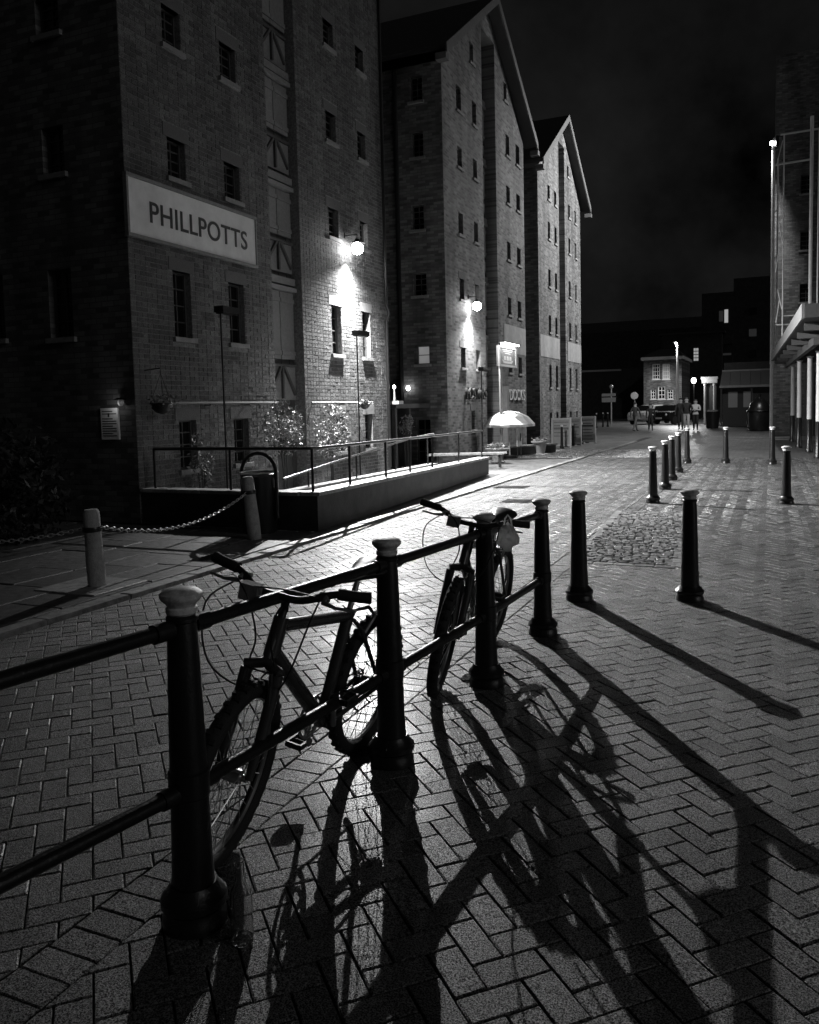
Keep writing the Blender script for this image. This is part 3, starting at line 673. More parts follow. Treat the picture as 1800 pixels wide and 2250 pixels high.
dgs = [((.1, 27.1, 8.5), (.26, 27.1, 9.2)), ((.18, 27.1, 7.0), (.28, 27.1, 6.2)), ((.1, 27.1, 5.4), (.2, 27.1, 6.1)), ((.16, 27.1, 4.9), (.28, 27.1, 4.3)), ((.12, 27.1, 3.9), (.22, 27.1, 4.6)), ((.14, 27.1, 8.0), (.2, 27.1, 7.4))]
for a, b in dgs: MB().tube([a, b], .016, 6).build('brace', 'white', fr, True)
fl = thing('flood_lamp', 'glaring floodlight at the top of the slim pole on the brick corner', 'lamp', (.0, 38., 0))
MB().tube([(.02, 38, 0), (.02, 38, 12.05)], .07, 10).build('pole', 'white', fl, True)
MB().tube([(.2, 38.1, 4), (.2, 38.1, 11.6)], .035, 8).build('conduit', 'white', fl, True)
for z in (5.5, 7.4, 9.3, 11.2): MB().tube([(.02, 38, z), (.2, 38.1, z + .25)], .02, 6).build('strut', 'white', fl, True)
FN = Vector((-.97, -.25, 0)); FC = Vector((.02, 38., 12.2))          # the flood faces across the street
m = MB(); m.bar(FC - FN * .14, FC - FN * .01, .62, .44); m.build('shield_housing', 'iron', fl)  # box behind the lens, shaped to block light towards the brick wall
MB().ball(tuple(FC + FN * .06), .085, 16).build('lens', 'globe', fl, True)
l = bpy.data.lights.new('flood_light', 'SPOT'); l.energy = FLOOD_W; l.shadow_soft_size = .04; l.spot_size = R(164); l.spot_blend = 1.
o = bpy.data.objects.new('flood_light', l); col.objects.link(o); o.parent = fl; o.location = FC - Vector((0, 38, 0)) + FN * .17; o.rotation_euler = Vector((.85, -.08, .5)).to_track_quat('Z', 'Y').to_euler()

# ------------------------------------------------------------------ bollards and railing
def bollard(name, h, r0=.067, r1=.044, rb=.1, rail=False):
    t = thing(name, '', 'bollard', (0, 0, 0), 'cast-iron bollards along the footway', world=False)
    s = h / 1.0
    MB().lathe([(rb, 0), (rb, .03), (rb - .006, .04), (rb - .006, .055), (rb + .003, .065), (rb + .003, .085), (rb - .012, .1), (r0 + .012, .115), (r0 + .006, .125)], 24).build('base', 'iron', t, True)
    MB().lathe([(r0, .124), (r0 - .001, .14), (r0 - .004, .2)] + ([(r0 - .008, .385), (r0 - .003, .39), (r0 - .003, .46), (r0 - .009, .465)] if rail else []) + [(r1 + .004, h - .15), (r1, h - .1), (r1 + .006, h - .096), (r1 + .006, h - .086), (r1 - .002, h - .078)], 24).build('shaft', 'iron', t, True)
    MB().lathe([(r1 - .003, h - .078), (r1 + .004, h - .072), (r1 + .004, h - .058), (r1 - .001, h - .054), (r1 + .003, h - .046), (r1 + .017, h - .034), (r1 + .022, h - .026), (r1 + .021, h - .016), (r1 + .008, h - .006), (r1 - .02, h - .001), (.01, h)], 24).build('cap', 'cap', t, True)
    return t
RP = [(-1.90, .62, 1.07), (-1.655, 1.985, 1.07), (-1.565, 3.27, 1.03), (-1.492, 4.41, 1.0), (-1.455, 5.55, .955)]
post_labels = ['dark post beyond the left edge carrying the railing', 'thick iron railing post with cream cap, nearest to the camera', 'iron railing post between the two bicycles', 'iron railing post standing in front of the second bicycle', 'last iron post of the railing, beyond the bicycles']
bp = bollard('railing_post', 1.0, rail=True); tag(bp, 'x', 'post', 'posts of the bicycle railing')
for k, (x, y, h) in enumerate(RP):
    if k == 0:
        r = bp; r.location = (x, y, 0); r.scale = (1, 1, h); r['label'] = post_labels[0]
    else: dup(bp, (x, y, 0), post_labels[k], rz=k * .7, scale=(1, 1, h))
for lev, zf in (('upper', .885), ('lower', .405)):
    for k in range(4):
        a, b = RP[k], RP[k + 1]
        p = Vector((a[0], a[1], a[2] * zf + (.0 if lev == 'upper' else 0))); q = Vector((b[0], b[1], b[2] * zf)); d = (q - p).normalized()
        m = MB().tube([p + d * .05, q - d * .05], .024, 12)
        for e, sg_ in ((p, 1), (q, -1)): m.tube([e + d * .045 * sg_, e + d * .11 * sg_], .03, 12)
        tag(m.build('railing_bar', 'iron', None, True), ['%s black rail running out of the left edge of the picture', '%s black rail with the nearer bicycle leaning on it', '%s black rail between the two bicycles\' posts', '%s black rail of the last bay behind the second bicycle'][k] % lev, 'rail', 'bars of the bicycle railing')
bl = bollard('bollard', .92, .075, .052, .11)
spots = [(-1.43, 6.63, .905, 'cast-iron bollard just past the end of the railing'), (-.59, 6.9, .9, 'cast-iron bollard alone in the footway beside the sett patch'),
         (-1.72, 13.55, .91, 'bollard beyond the sett patch, nearest of the far line'), (-1.78, 15.75, .91, 'second bollard of the far line'), (-1.86, 17.64, .92, 'third bollard of the far line'),
         (-1.93, 19.63, .92, 'fourth bollard of the far line'), (-2.0, 22.6, .93, 'last and smallest bollard of the far line, before the three walkers'), (-1.055, 22.67, .94, 'white-capped bollard in the open footway opposite the kiosk'),
         (.044, 22.43, .945, 'white-capped bollard in front of the brick pier'), (.231, 13.85, .895, 'bollard near the canopy side with a peaked white cap')]
for k, (x, y, h, lb) in enumerate(spots):
    if k == 0: bl.location = (x, y, 0); bl['label'] = lb; bl.scale = (1, 1, h / .92)
    else: dup(bl, (x, y, 0), lb, rz=k, scale=(1, 1, h / .92))
small = [(-7.09, 30.1, 'thin black bollard before the left menu screen'), (-7.13, 31.4, 'thin black bollard at the gap after the first menu screen'), (-7.1, 32.0, 'thin black bollard in front of the middle menu screen'),
         (-6.99, 32.6, 'thin black bollard after the middle menu screen'), (-7.03, 33.3, 'thin black bollard before the last menu screen'), (-7.03, 34.4, 'thin black bollard in front of the last menu screen'),
         (-10.9, 56.5, 'far bollard by the signpost, first of three'), (-10.85, 58.6, 'far bollard by the signpost, middle of three'), (-10.5, 58.5, 'far bollard by the signpost, closest to its pole')]
for k, (x, y, lb) in enumerate(small): dup(bl, (x, y, 0), lb, rz=k, group='bollards along the far side', scale=(.75, .75, 1.1 if k > 5 else .95))

# wooden posts and chain at the yard
def wpost(x, y, h, lean, label):
    t = thing('wooden_post', label, 'post', (x, y, 0), 'wooden chain posts', world=False)
    m = MB(); pr = [(.085, 0), (.083, h * .3), (.08, h * .6), (.078, h - .03), (.06, h), (.01, h + .004)]; m.lathe(pr, 12)
    m.v = [(p[0] * (1 + .06 * math.sin(7 * p[2] + 3 * p[1])), p[1] * (1 + .05 * math.sin(9 * p[2])), p[2]) for p in m.v]
    m.build('shaft', 'wood', t, True); MB().lathe([(.088, h * .72), (.09, h * .73), (.09, h * .77), (.088, h * .78)], 14).build('collar', 'iron', t, True)
    t.rotation_euler = lean; return t
wpost(-5.78, 5.76, .735, (R(1.5), R(-1), 0), 'weathered wooden post with a chain, on its pale footing slab')
wpost(-5.96, 8.6, .80, (R(-1), R(-5), .4), 'leaning wooden post beside the litter bin')
def chain(p, q, sag, label, n=52):
    m = MB(); p, q = Vector(p), Vector(q); pts = []
    for i in range(n + 1):
        t = i / n; c = p.lerp(q, t); c.z -= sag * 4 * t * (1 - t); pts.append(c)
    for i in range(n):
        a, b = pts[i], pts[i + 1]; d = (b - a).normalized(); s = d.cross(Vector((0, 0, 1))).normalized(); u_ = s.cross(d)
        if i % 2: s, u_ = u_, s
        c = (a + b) / 2; L_ = (b - a).length * .68; ring = [c + d * L_ * math.cos(t) + s * .016 * math.sin(t) for t in [2 * math.pi * k / 8 for k in range(8)]]
        m.tube(ring, .0055, 5, closed=True)
    return tag(m.build('chain', 'steel', None, True), label, 'chain', 'chains of the yard')
chain((-5.78, 5.84, .56), (-6.0, 8.52, .60), .20, 'sagging chain between the two wooden posts')
chain((-5.86, 5.76, .56), (-8.6, 5.2, .55), .16, 'chain running from the wooden post into the dark at the left')

# ------------------------------------------------------------------ ramp wall and handrail
rw = thing('ramp_wall', 'low dark ramp wall with a pale coping in front of the warehouse', 'wall', (-5.6, 9.4, 0))
RWL = [(-8.48, 9.40, .52), (-5.50, 9.40, .53), (-6.15, 18.6, .41)]
def wallrun(m, pts, th, z0, side, top=None):
    for a, b in zip(pts, pts[1:]):
        pass
m = MB()
m.add([(-8.48, 9.4, 0), (-5.5, 9.4, 0), (-5.5, 9.4, .47), (-8.48, 9.4, .46), (-8.48, 9.62, 0), (-5.72, 9.62, 0), (-5.72, 9.62, .47), (-8.48, 9.62, .46)], [(0, 1, 2, 3), (7, 6, 5, 4), (3, 2, 6, 7)])
m.add([(-5.5, 9.4, 0), (-6.15, 18.6, 0), (-6.15, 18.6, .36), (-5.5, 9.4, .47), (-5.72, 9.62, 0), (-6.37, 18.6, 0), (-6.37, 18.6, .36), (-5.72, 9.62, .47)], [(0, 1, 2, 3), (7, 6, 5, 4), (3, 2, 6, 7), (1, 5, 6, 2)])
m.build('wall_body', 'render', rw)
m = MB()
def cop(m, a, b, wd, z0, z1, t=.05):
    a, b = Vector((*a, z0)), Vector((*b, z1)); d = (b - a); d.z = 0; d.normalize(); s = Vector((-d.y, d.x, 0)) * wd
    vs_ = [a - s * .12, a + s, b + s, b - s * .12]; m.add(vs_ + [p + Vector((0, 0, t)) for p in vs_], [(3, 2, 1, 0), (4, 5, 6, 7), (0, 1, 5, 4), (1, 2, 6, 5), (2, 3, 7, 6), (3, 0, 4, 7)])
n1 = 5
for i in range(n1):
    a, b = -8.48 + i * 2.70 / n1, -8.48 + (i + 1) * 2.70 / n1 - .008; c = MB(); cop(c, (a, 9.4), (b, 9.4), .24, .47, .47); c.build('coping_stone', 'kerb', rw)
n1 = 11
for i in range(n1):
    t0, t1 = i / n1, (i + 1) / n1 - .0012; P0 = (-5.5 - .65 * t0, 9.4 + 9.2 * t0); P1 = (-5.5 - .65 * t1, 9.4 + 9.2 * t1); c = MB(); cop(c, P0, P1, .26, .474 - .11 * t0, .474 - .11 * t1); c.build('coping_stone', 'kerb', rw)
hr = thing('handrail', 'black tubular handrail standing on the ramp wall', 'handrail', (-5.62, 9.5, .52))
def rl(t): return Vector((-5.60 - .65 * t, 9.5 + 9.1 * t, 0))
top_ = [Vector((-8.3, 9.5, 1.10)), Vector((-5.62, 9.5, 1.10))] + [rl(t) + Vector((0, 0, 1.10 - .06 * t)) for t in (.04, .3, .6, .98)]
MB().tube(top_, .024, 10).build('top_rail', 'iron', hr, True)
for p in [Vector((-8.3, 9.5, 0)), Vector((-6.95, 9.5, 0)), Vector((-5.62, 9.5, 0))]: MB().tube([p + Vector((0, 0, .52)), p + Vector((0, 0, 1.1))], .02, 8).build('baluster', 'iron', hr, True)
for t in (.13, .29, .42, .56, .76, .97): MB().tube([rl(t) + Vector((0, 0, .51 - .1 * t)), rl(t) + Vector((0, 0, 1.09 - .06 * t))], .02, 8).build('baluster', 'iron', hr, True)
h2 = thing('handrail', 'inner sloping handrail down the sunken ramp behind the wall', 'handrail', (-7.3, 14, 0))
MB().tube([(-7.3, 11.4, .5), (-7.3, 13.1, .66), (-7.3, 16.7, .95), (-7.3, 18.0, 1.0)], .02, 8).build('top_rail', 'iron', h2, True)
for y, z in ((12.2, .57), (14.0, .73), (15.8, .87), (17.6, .98)): MB().tube([(-7.3, y, 0), (-7.3, y, z)], .018, 8).build('baluster', 'iron', h2, True)
MB().box(-7.45, -7.2, 10.6, 18, 0, .3).build('upstand', 'kerb', h2)
# litter bin with hoop
lb = thing('litter_bin', 'dark round litter bin with an arched hoop before the ramp wall', 'bin', (-6.22, 9.12, 0))
bx_, by_ = -6.22, 9.12
MB().lathe([(.21, 0), (.22, .05), (.235, .72), (.25, .74), (.25, .79), (.225, .8), (.21, .74)], 24, (bx_, by_, 0)).build('drum', 'iron', lb, True)
MB().tube([(bx_ + .25 * math.cos(t), by_, .806) for t in [0]] + [(bx_ + .25 * math.cos(t), by_ + .25 * math.sin(t), .806) for t in [2 * math.pi * k / 24 for k in range(1, 24)]], .011, 6, closed=True).build('rim', 'steel', lb, True)
MB().tube([(bx_ + .27, by_, .2), (bx_ + .27, by_, .8)] + [(bx_ + .27 * math.cos(t), by_, .8 + .26 * math.sin(t)) for t in [math.pi * k / 12 for k in range(1, 12)]] + [(bx_ - .27, by_, .8), (bx_ - .27, by_, .2)], .026, 8).build('hoop', 'iron', lb, True)

# ------------------------------------------------------------------ bicycles
def bicycle(name, label, steer, bag=False):
    t = thing(name, label, 'bicycle', (0, 0, 0), 'bicycles at the railing', world=False)
    Rw, rt = .335, .031
    ax = Vector((-.3256, 0, .9455)); piv = Vector((1.01, 0, .33)); SM = Matrix.Translation(piv) @ Matrix.Rotation(steer, 4, ax) @ Matrix.Translation(-piv)
    def wheel(c, xfm, disc):
        n = 40; ty = MB(); ty.tube([(c[0] + (Rw - rt) * math.cos(a), 0, c[2] + (Rw - rt) * math.sin(a)) for a in [2 * math.pi * k / n for k in range(n)]], rt, 10, closed=True)
        for k in range(72):      # tread knobs
            a = 2 * math.pi * k / 72; ca, sa = math.cos(a), math.sin(a); rr = Rw - .002; y_ = .012 if k % 2 else -.012
            ty.bar((c[0] + rr * ca - .008 * sa, y_, c[2] + rr * sa + .008 * ca), (c[0] + rr * ca + .008 * sa, y_, c[2] + rr * sa - .008 * ca), .018, .012, upv=(ca, 0, sa))
        if xfm: ty.xf(xfm)
        wh = ty.build('wheel', 'rubber', t, True)
        ri = MB(); ri.tube([(c[0] + (Rw - .055) * math.cos(a), 0, c[2] + (Rw - .055) * math.sin(a)) for a in [2 * math.pi * k / n for k in range(n)]], .011, 8, closed=True)
        if xfm: ri.xf(xfm)
        q = ri.build('rim', 'chrome', None, True); q.parent = wh
        sp = MB()
        for k in range(28):
            a = 2 * math.pi * k / 28; b = a + (.35 if (k // 2) % 2 else -.35); s = .03 if k % 2 else -.03
            sp.tube([(c[0] + .022 * math.cos(b), s, c[2] + .022 * math.sin(b)), (c[0] + (Rw - .06) * math.cos(a), 0, c[2] + (Rw - .06) * math.sin(a))], .0016, 4, caps=False)
        if xfm: sp.xf(xfm)
        q = sp.build('spokes', 'chrome', None); q.parent = wh
        hb = MB(); hb.tube([(c[0], -.055, c[2]), (c[0], -.034, c[2]), (c[0], -.03, c[2]), (c[0], .03, c[2]), (c[0], .034, c[2]), (c[0], .055, c[2])], [.012, .012, .026, .026, .012, .012], 12)
        if xfm: hb.xf(xfm)
        q = hb.build('hub', 'chrome', None, True); q.parent = wh
        return wh
    wheel((0, 0, Rw), None, 0); wheel((1.05, 0, Rw), SM, 0)
    hb_, ht = Vector((.876, 0, .72)), Vector((.828, 0, .86)); BB = Vector((.425, 0, .30)); st = Vector((.28, 0, .76))
    f = MB(); f.tube([hb_, ht], .03, 12); f.tube([ht - Vector((0, 0, .035)), st - Vector((-.01, 0, .03))], .025, 12); f.tube([hb_ + Vector((-.005, 0, .02)), BB], .032, 12); f.tube([BB, st], .026, 12)
    for s in (-1, 1):
        f.tube([(0, s * .062, Rw), (.3, s * .045, .31), tuple(BB + Vector((0, s * .03, 0)))], .011, 8); f.tube([(0, s * .062, Rw), (.22, s * .04, .66), tuple(st + Vector((-.01, s * .02, -.05)))], .010, 8)
    f.tube([BB + Vector((0, -.038, 0)), BB + Vector((0, .038, 0))], .023, 12); f.build('frame', 'bikepaint', t, True)
    k = MB()
    for s in (-1, 1): k.tube([(1.05, s * .06, Rw), (.985, s * .062, .52), (.935, s * .06, .685)], [.016, .022, .024], 10)
    k.tube([(.94, -.07, .695), (.915, 0, .712), (.94, .07, .695)], .02, 10); k.tube([(.915, 0, .70), (.82, 0, .885)], .016, 10)
    k.tube([(.985, -.066, .55), (.97, -.05, .70), (.97, .05, .70), (.985, .066, .55)], .009, 6); k.xf(SM); k.build('fork', 'bikepaint', t, True)
    h = MB(); h.tube([(.82, 0, .88), (.815, 0, .925), (.89, 0, .955)], .017, 10)
    bar_ = [(.80, -.31, 1.005), (.835, -.20, 1.0), (.885, -.09, .962), (.89, 0, .957), (.885, .09, .962), (.835, .20, 1.0), (.80, .31, 1.005)]
    h.tube(smooth(bar_), .014, 10); h.xf(SM); hbar = h.build('handlebar', 'plastic', t, True)
    g = MB().box(.905, .95, -.13, -.06, .93, .99); g.xf(SM); q = g.build('front_reflector', 'timber', None); q.parent = hbar
    for s in (-1, 1):
        g = MB(); g.tube([(.798, s * .315, 1.006), (.815, s * .27, 1.003), (.833, s * .20, 1.0)], [.022, .02, .021], 10); g.xf(SM); q = g.build('grip', 'rubber', None, True); q.parent = hbar
        g = MB(); g.tube([(.85, s * .165, .99), (.89, s * .17, .975), (.895, s * .22, .97), (.87, s * .29, .968)], [.011, .010, .006, .005], 8); g.tube([(.845, s * .175, .985), (.85, s * .14, .98)], .019, 8); g.xf(SM); q = g.build('brake_lever', 'chrome', None, True); q.parent = hbar
        cb_ = MB(); cb_.tube(smooth([(.87, s * .16, .975), (.96, s * .14, 1.01), (1.01, s * .06, .96), (.97, s * .03, .82), (.95, s * .05, .72)]), .0035, 6); cb_.xf(SM); q = cb_.build('cable', 'plastic', None, True); q.parent = hbar
    cb_ = MB(); cb_.tube(smooth([(.86, .17, .98), (.98, .2, .92), (1.0, .16, .75), (.92, .07, .62), (.84, .03, .63)]), .0035, 6); cb_.tube(smooth([(.86, -.17, .98), (1.0, -.22, .9), (1.02, -.17, .7), (.93, -.06, .6), (.84, -.03, .64)]), .0035, 6); cb_.tube(smooth([(.85, .12, .975), (.93, .05, 1.0), (.95, -.06, .99), (.87, -.13, .975)]), .0035, 6); cb_.build('gear_cable', 'plastic', t, True)
    sd = MB(); sd.tube([st, st + Vector((-.045, 0, .125))], .0135, 10); sd.build('seat_post', 'chrome', t, True)
    s_ = MB(); sec = [(.37, .018, .016), (.30, .026, .022), (.22, .05, .03), (.15, .08, .034), (.09, .088, .034), (.055, .07, .026)]
    o_ = len(s_.v)
    for (x, wy, hz) in sec:
        for j in range(12):
            a = 2 * math.pi * j / 12; s_.v.append((x, wy * math.cos(a), .905 + hz * math.sin(a) + (.012 if x < .1 else 0)))
    for i in range(len(sec) - 1):
        for j in range(12): s_.f.append((i * 12 + j, i * 12 + (j + 1) % 12, (i + 1) * 12 + (j + 1) % 12, (i + 1) * 12 + j)); s_.mi.append(0)
    s_.f += [tuple(range(12)), tuple(range((len(sec) - 1) * 12, len(sec) * 12))]; s_.mi += [0, 0]; s_.build('saddle', 'plastic', t, True)
    c = MB(); rg = lambda r, y, n=28: [(BB.x + r * math.cos(a), y, BB.z + r * math.sin(a)) for a in [2 * math.pi * q / n for q in range(n)]]
    c.tube(rg(.088, -.05), .007, 6, closed=True); c.tube(rg(.062, -.044), .006, 6, closed=True)
    for q in range(4): a = math.pi / 2 * q + .4; c.tube([(BB.x, -.05, BB.z), (BB.x + .088 * math.cos(a), -.05, BB.z + .088 * math.sin(a))], .007, 6)
    cd = Vector((math.cos(R(250)), 0, math.sin(R(250)))) * .17
    c.tube([BB + Vector((0, -.06, 0)), BB + cd + Vector((0, -.075, 0))], [.013, .010], 8); c.tube([BB + Vector((0, .06, 0)), BB - cd + Vector((0, .075, 0))], [.013, .010], 8)
    cr = c.build('crank', 'chrome', t, True)
    for s in (-1, 1):
        e = BB + cd * (-s) + Vector((0, s * .125, 0)); p = MB()
        p.box(e.x - .048, e.x + .048, e.y - .04, e.y - .03, e.z - .012, e.z + .012).box(e.x - .048, e.x + .048, e.y + .03, e.y + .04, e.z - .012, e.z + .012).box(e.x - .05, e.x - .04, e.y - .029, e.y + .029, e.z - .012, e.z + .012).box(e.x + .04, e.x + .05, e.y - .029, e.y + .029, e.z - .012, e.z + .012).tube([(e.x, e.y - .045, e.z), (e.x, e.y + .04, e.z)], .01, 8)
        q = p.build('pedal', 'plastic', None); q.parent = cr
    c = MB(); c.tube([(0, -.05, Rw + .045), (BB.x, -.05, BB.z + .088)], .005, 6); c.tube([(0.06, -.05, Rw - .11), (BB.x, -.05, BB.z - .088)], .005, 6); c.tube([(0, -.05, Rw), (.02, -.06, Rw - .1), (.06, -.055, Rw - .13)], [.012, .014, .010], 8)
    for r in (.03, .038, .046): c.tube([(r * math.cos(a), -.05 + (.046 - r) * .8, Rw + r * math.sin(a)) for a in [2 * math.pi * q / 20 for q in range(20)]], .004, 5, closed=True)
    c.build('chain_drive', 'plastic', t, True)
    b = MB()
    for s in (-1, 1): b.tube([(.20, s * .045, .64), (.12, s * .05, .70), (.09, 0, .72)], .009, 6)
    b.build('rear_brake', 'chrome', t, True)
    return t
b1 = bicycle('bicycle', 'dark mountain bicycle leaning on the railing between the two nearest posts', R(9))
b1.location = (-1.775, 3.35, 0); b1.rotation_euler = (R(-9.5), 0, R(-90.5))
b2 = bicycle('bicycle', 'dark bicycle seen head-on behind the third post, a bag at its handlebar', R(10))
b2.location = (-1.74, 5.22, 0); b2.rotation_euler = (R(-9), 0, R(-88))
# plastic bag hanging from the second bicycle's bar
bm = bmesh.new(); bmesh.ops.create_icosphere(bm, subdivisions=3, radius=1)
for v in bm.verts:
    p = v.co.copy(); n_ = math.sin(5.1 * p.x + 2) * math.sin(6.3 * p.z + 1) * .16 + math.sin(11 * p.y + 7 * p.z) * .10 + math.sin(17 * p.x + 9 * p.z) * .06
    s = .55 + .45 * max(0., min(1., (1 - p.z) * .75)); v.co = Vector((p.x * s * .085, p.y * s * .045, p.z * .085)) * (1 + n_)
me = bpy.data.meshes.new('carrier_bag'); bm.to_mesh(me); bm.free(); me.materials.append(M['bag'])
bgo = thing('carrier_bag', 'crumpled pale plastic bag hanging from the second bicycle', 'bag', (-1.335, 4.36, .875), None, world=False); bgo.scale = (.82, .82, .85)
o = bpy.data.objects.new('bag_body', me); col.objects.link(o); o.parent = bgo
m = MB(); m.tube([(-.03, 0, .06), (-.02, 0, .12), (0, 0, .145), (.02, 0, .12), (.03, 0, .06)], .006, 6); m.build('bag_handle', 'bag', bgo, True)
# bottle at the foot of the nearest post
bt = tag(MB().lathe([(.001, .004), (.028, .0), (.033, .006), (.034, .02), (.034, .14), (.030, .165), (.017, .19), (.0135, .21), (.013, .24), (.0155, .243), (.0155, .256), (.012, .258), (.011, .255), (.011, .21), (.0145, .19), (.027, .163), (.031, .14), (.031, .02), (.001, .012)], 24).build('bottle', 'bottle', None, True), 'empty glass bottle standing at the foot of the nearest railing post', 'bottle')
bt.location = (-1.45, 1.95, .002)

# ------------------------------------------------------------------ plants, baskets, terrace furniture
def shrub(name, label, c, rx, ry, rz, n, leaf=.035, m='leaf', stems=4, cat='shrub', base=0., clump=.5, grp=None):
    t = thing(name, label, cat, (c[0], c[1], base), grp); v, f = [], []
    cl = [(rng.normal(0, .45), rng.normal(0, .45), rng.normal(0, .45)) for _ in range(16)]
    for k in range(n):
        q = cl[k % 16]; p = np.array(q) + rng.normal(0, clump * .5, 3); r_ = np.linalg.norm(p)
        if r_ > 1.05: p *= 1.05 / r_ * rng.uniform(.8, 1)
        p = np.array(c) - np.array((c[0], c[1], base)) + p * (rx, ry, rz)
        a = _n(rng.normal(0, 1, 3)); b = _n(np.cross(a, rng.normal(0, 1, 3))); L_ = leaf * rng.uniform(.6, 1.4); o = len(v)
        v += [tuple(p - a * L_), tuple(p + b * L_ * .4), tuple(p + a * L_), tuple(p - b * L_ * .4)]; f.append((o, o + 1, o + 2, o + 3))
    np_mesh('foliage', v, f, m, t)
    s = MB()
    for k in range(stems):
        q = cl[k]; s.tube([(c[0] + rng.normal(0, .03), c[1] + rng.normal(0, .03), base), (c[0] + q[0] * rx * .4, c[1] + q[1] * ry * .4, c[2] - rz * .3), (c[0] + q[0] * rx, c[1] + q[1] * ry, c[2] + q[2] * rz)], [.018, .012, .005], 6)
    s.build('stem', 'bark', t); return t
shrub('leafy_shrub', 'bright leafy shrub left of the loading bay foot', (-8.0, 12.6, 1.30), .3, .5, .52, 1500, .032, grp='shrubs at the warehouse foot')
shrub('leafy_shrub', 'bright leafy shrub right of the loading bay foot', (-8.0, 14.3, 1.2), .3, .55, .58, 1500, .032, grp='shrubs at the warehouse foot')
shrub('trailing_shrub', 'thin trailing shrub under the nearest windows by the handrail', (-8.15, 10.4, .85), .16, .25, .5, 320, .035, grp='shrubs at the warehouse foot')
shrub('dark_bush', 'big bush at the left edge, shade coloured into its leaves', (-9.2, 7.7, .75), 1.0, 1.0, .9, 2600, .06, 'shadeleaf', 8)
shrub('alley_shrub', 'small lit shrub in the alley between the warehouses', (-9.2, 20.6, 1.15), .25, .25, .3, 300, .05, grp='shrubs at the warehouse foot')
def basket(label, x, y, z, r, foot=None):
    t = thing('hanging_basket', label, 'basket', (x, y, z)); m = MB(); m.lathe([(.02, -.9 * r), (.5 * r, -.75 * r), (.85 * r, -.4 * r), (r, 0), (.95 * r, .01)], 16, (x, y, z)); m.build('bowl', 'plastic', t, True)
    a = MB().tube([(XF, y, z + .5), (x, y, z + .52), (x, y, z + .45)], .01, 6)
    for k in range(3): q = 2.1 * k; a.tube([(x, y, z + .45), (x + r * math.cos(q), y + r * math.sin(q), z)], .004, 4)
    a.build('bracket', 'iron', t); v, f = [], []
    for k in range(260):
        p = np.array((0, 0, r * .25)) + rng.normal(0, .5, 3) * (r, r, r * .6); a_ = _n(rng.normal(0, 1, 3)); b_ = _n(np.cross(a_, rng.normal(0, 1, 3))); o = len(v); L_ = .03
        v += [tuple(p - a_ * L_), tuple(p + b_ * L_ * .5), tuple(p + a_ * L_), tuple(p - b_ * L_ * .5)]; f.append((o, o + 1, o + 2, o + 3))
    np_mesh('foliage', v, f, 'leaf', t)
basket('dark hanging basket at the corner of the nearest warehouse', -8.2, 9.6, 1.76, .17)
basket('hanging basket between the third and fourth windows of the nearest warehouse', -8.25, 16.3, 1.72, .12)
# notice and lamp on the dark flank
nb_ = thing('notice_board', 'pale notice with lines of print on the dark flank wall', 'sign', (-8.96, 9.34, 1.25))
MB().box(-9.13, -8.80, 9.335, 9.37, 1.25, 1.715).build('panel', 'board', nb_)
m = MB()
for k in range(11):
    if k == 2: continue
    m.box(-9.10, -9.10 + (.27 if k % 3 else .2), 9.331, 9.3345, 1.66 - k * .036, 1.672 - k * .036)
m.box(-8.99, -8.96, 9.331, 9.3345, 1.585, 1.64); m.build('print', 'darktimber', nb_)
fl_ = thing('bulkhead_lamp', 'small dull wall lamp above the notice at the corner', 'lamp', (-8.7, 9.3, 1.8))
MB().lathe([(.05, .06), (.09, .04), (.095, .03), (.03, .045)], 14, (-8.7, 9.3, 1.8)).build('hood', 'iron', fl_, True); MB().ball((-8.7, 9.3, 1.79), .045, 12, 1.2).build('glass', 'dimglass', fl_, True)
l = bpy.data.lights.new('notice_fill', 'POINT'); l.energy = .35; l.shadow_soft_size = .03  # weak light added at the dull lamp to brighten the notice
o = bpy.data.objects.new('notice_fill', l); col.objects.link(o); o.parent = fl_; o.location = (-.1, -.1, -.06)
MB().box(-8.71, -8.69, 9.3, 9.38, 1.83, 1.85).build('arm', 'iron', fl_)
# unlit arm floodlights on thin posts
def armflood(label, y, z0, z1, x=-8.12, w_=.42):
    t = thing('post_flood', label, 'lamp', (x, y, z0), 'unlit floods on thin posts')
    MB().tube([(x, y, z0), (x, y, z1)], .016, 8).build('post', 'iron', t, True)
    m = MB(); m.box(x - .09, x + .09, y - .05, y + w_ - .05, z1 + .0, z1 + .10); m.box(x - .07, x + .07, y - .03, y + w_ - .08, z1 - .02, z1 - .001); m.build('head', 'iron', t)
armflood('unlit flood on a thin post before the left windows', 11.0, 0, 3.22)
armflood('unlit flood on a thin post across the lit fourth window', 15.75, 0, 3.2, w_=.5)
armflood('small unlit flood on a post over the FOSTERS letters', 24.0, 0, 2.72, w_=.7)
# alley lanterns
for (x, y, z, r, lb_) in ((-8.42, 18.25, 2.14, .035, 'small lit bulb on a finial at the corner of the nearest warehouse'), (-9.66, 21.9, 2.2, .055, 'small lit wall light in the alley by the drainpipe')):
    t = thing('alley_light', lb_, 'lamp', (x, y, z), 'small lights of the alley'); MB().ball((x, y, z), r, 12, 1.3).build('bulb', 'bulb', t, True)
    MB().tube([(x, y, z - r), (x, y, z - .32)], [.012, .03], 8).build('stem', 'steel', t, True)
tag(MB().box(-8.55, -8.25, 18.13, 18.4, 1.72, 1.80).build('corner_shelf', 'steel'), 'small pale ledge under the finial light at the warehouse corner', 'ledge')
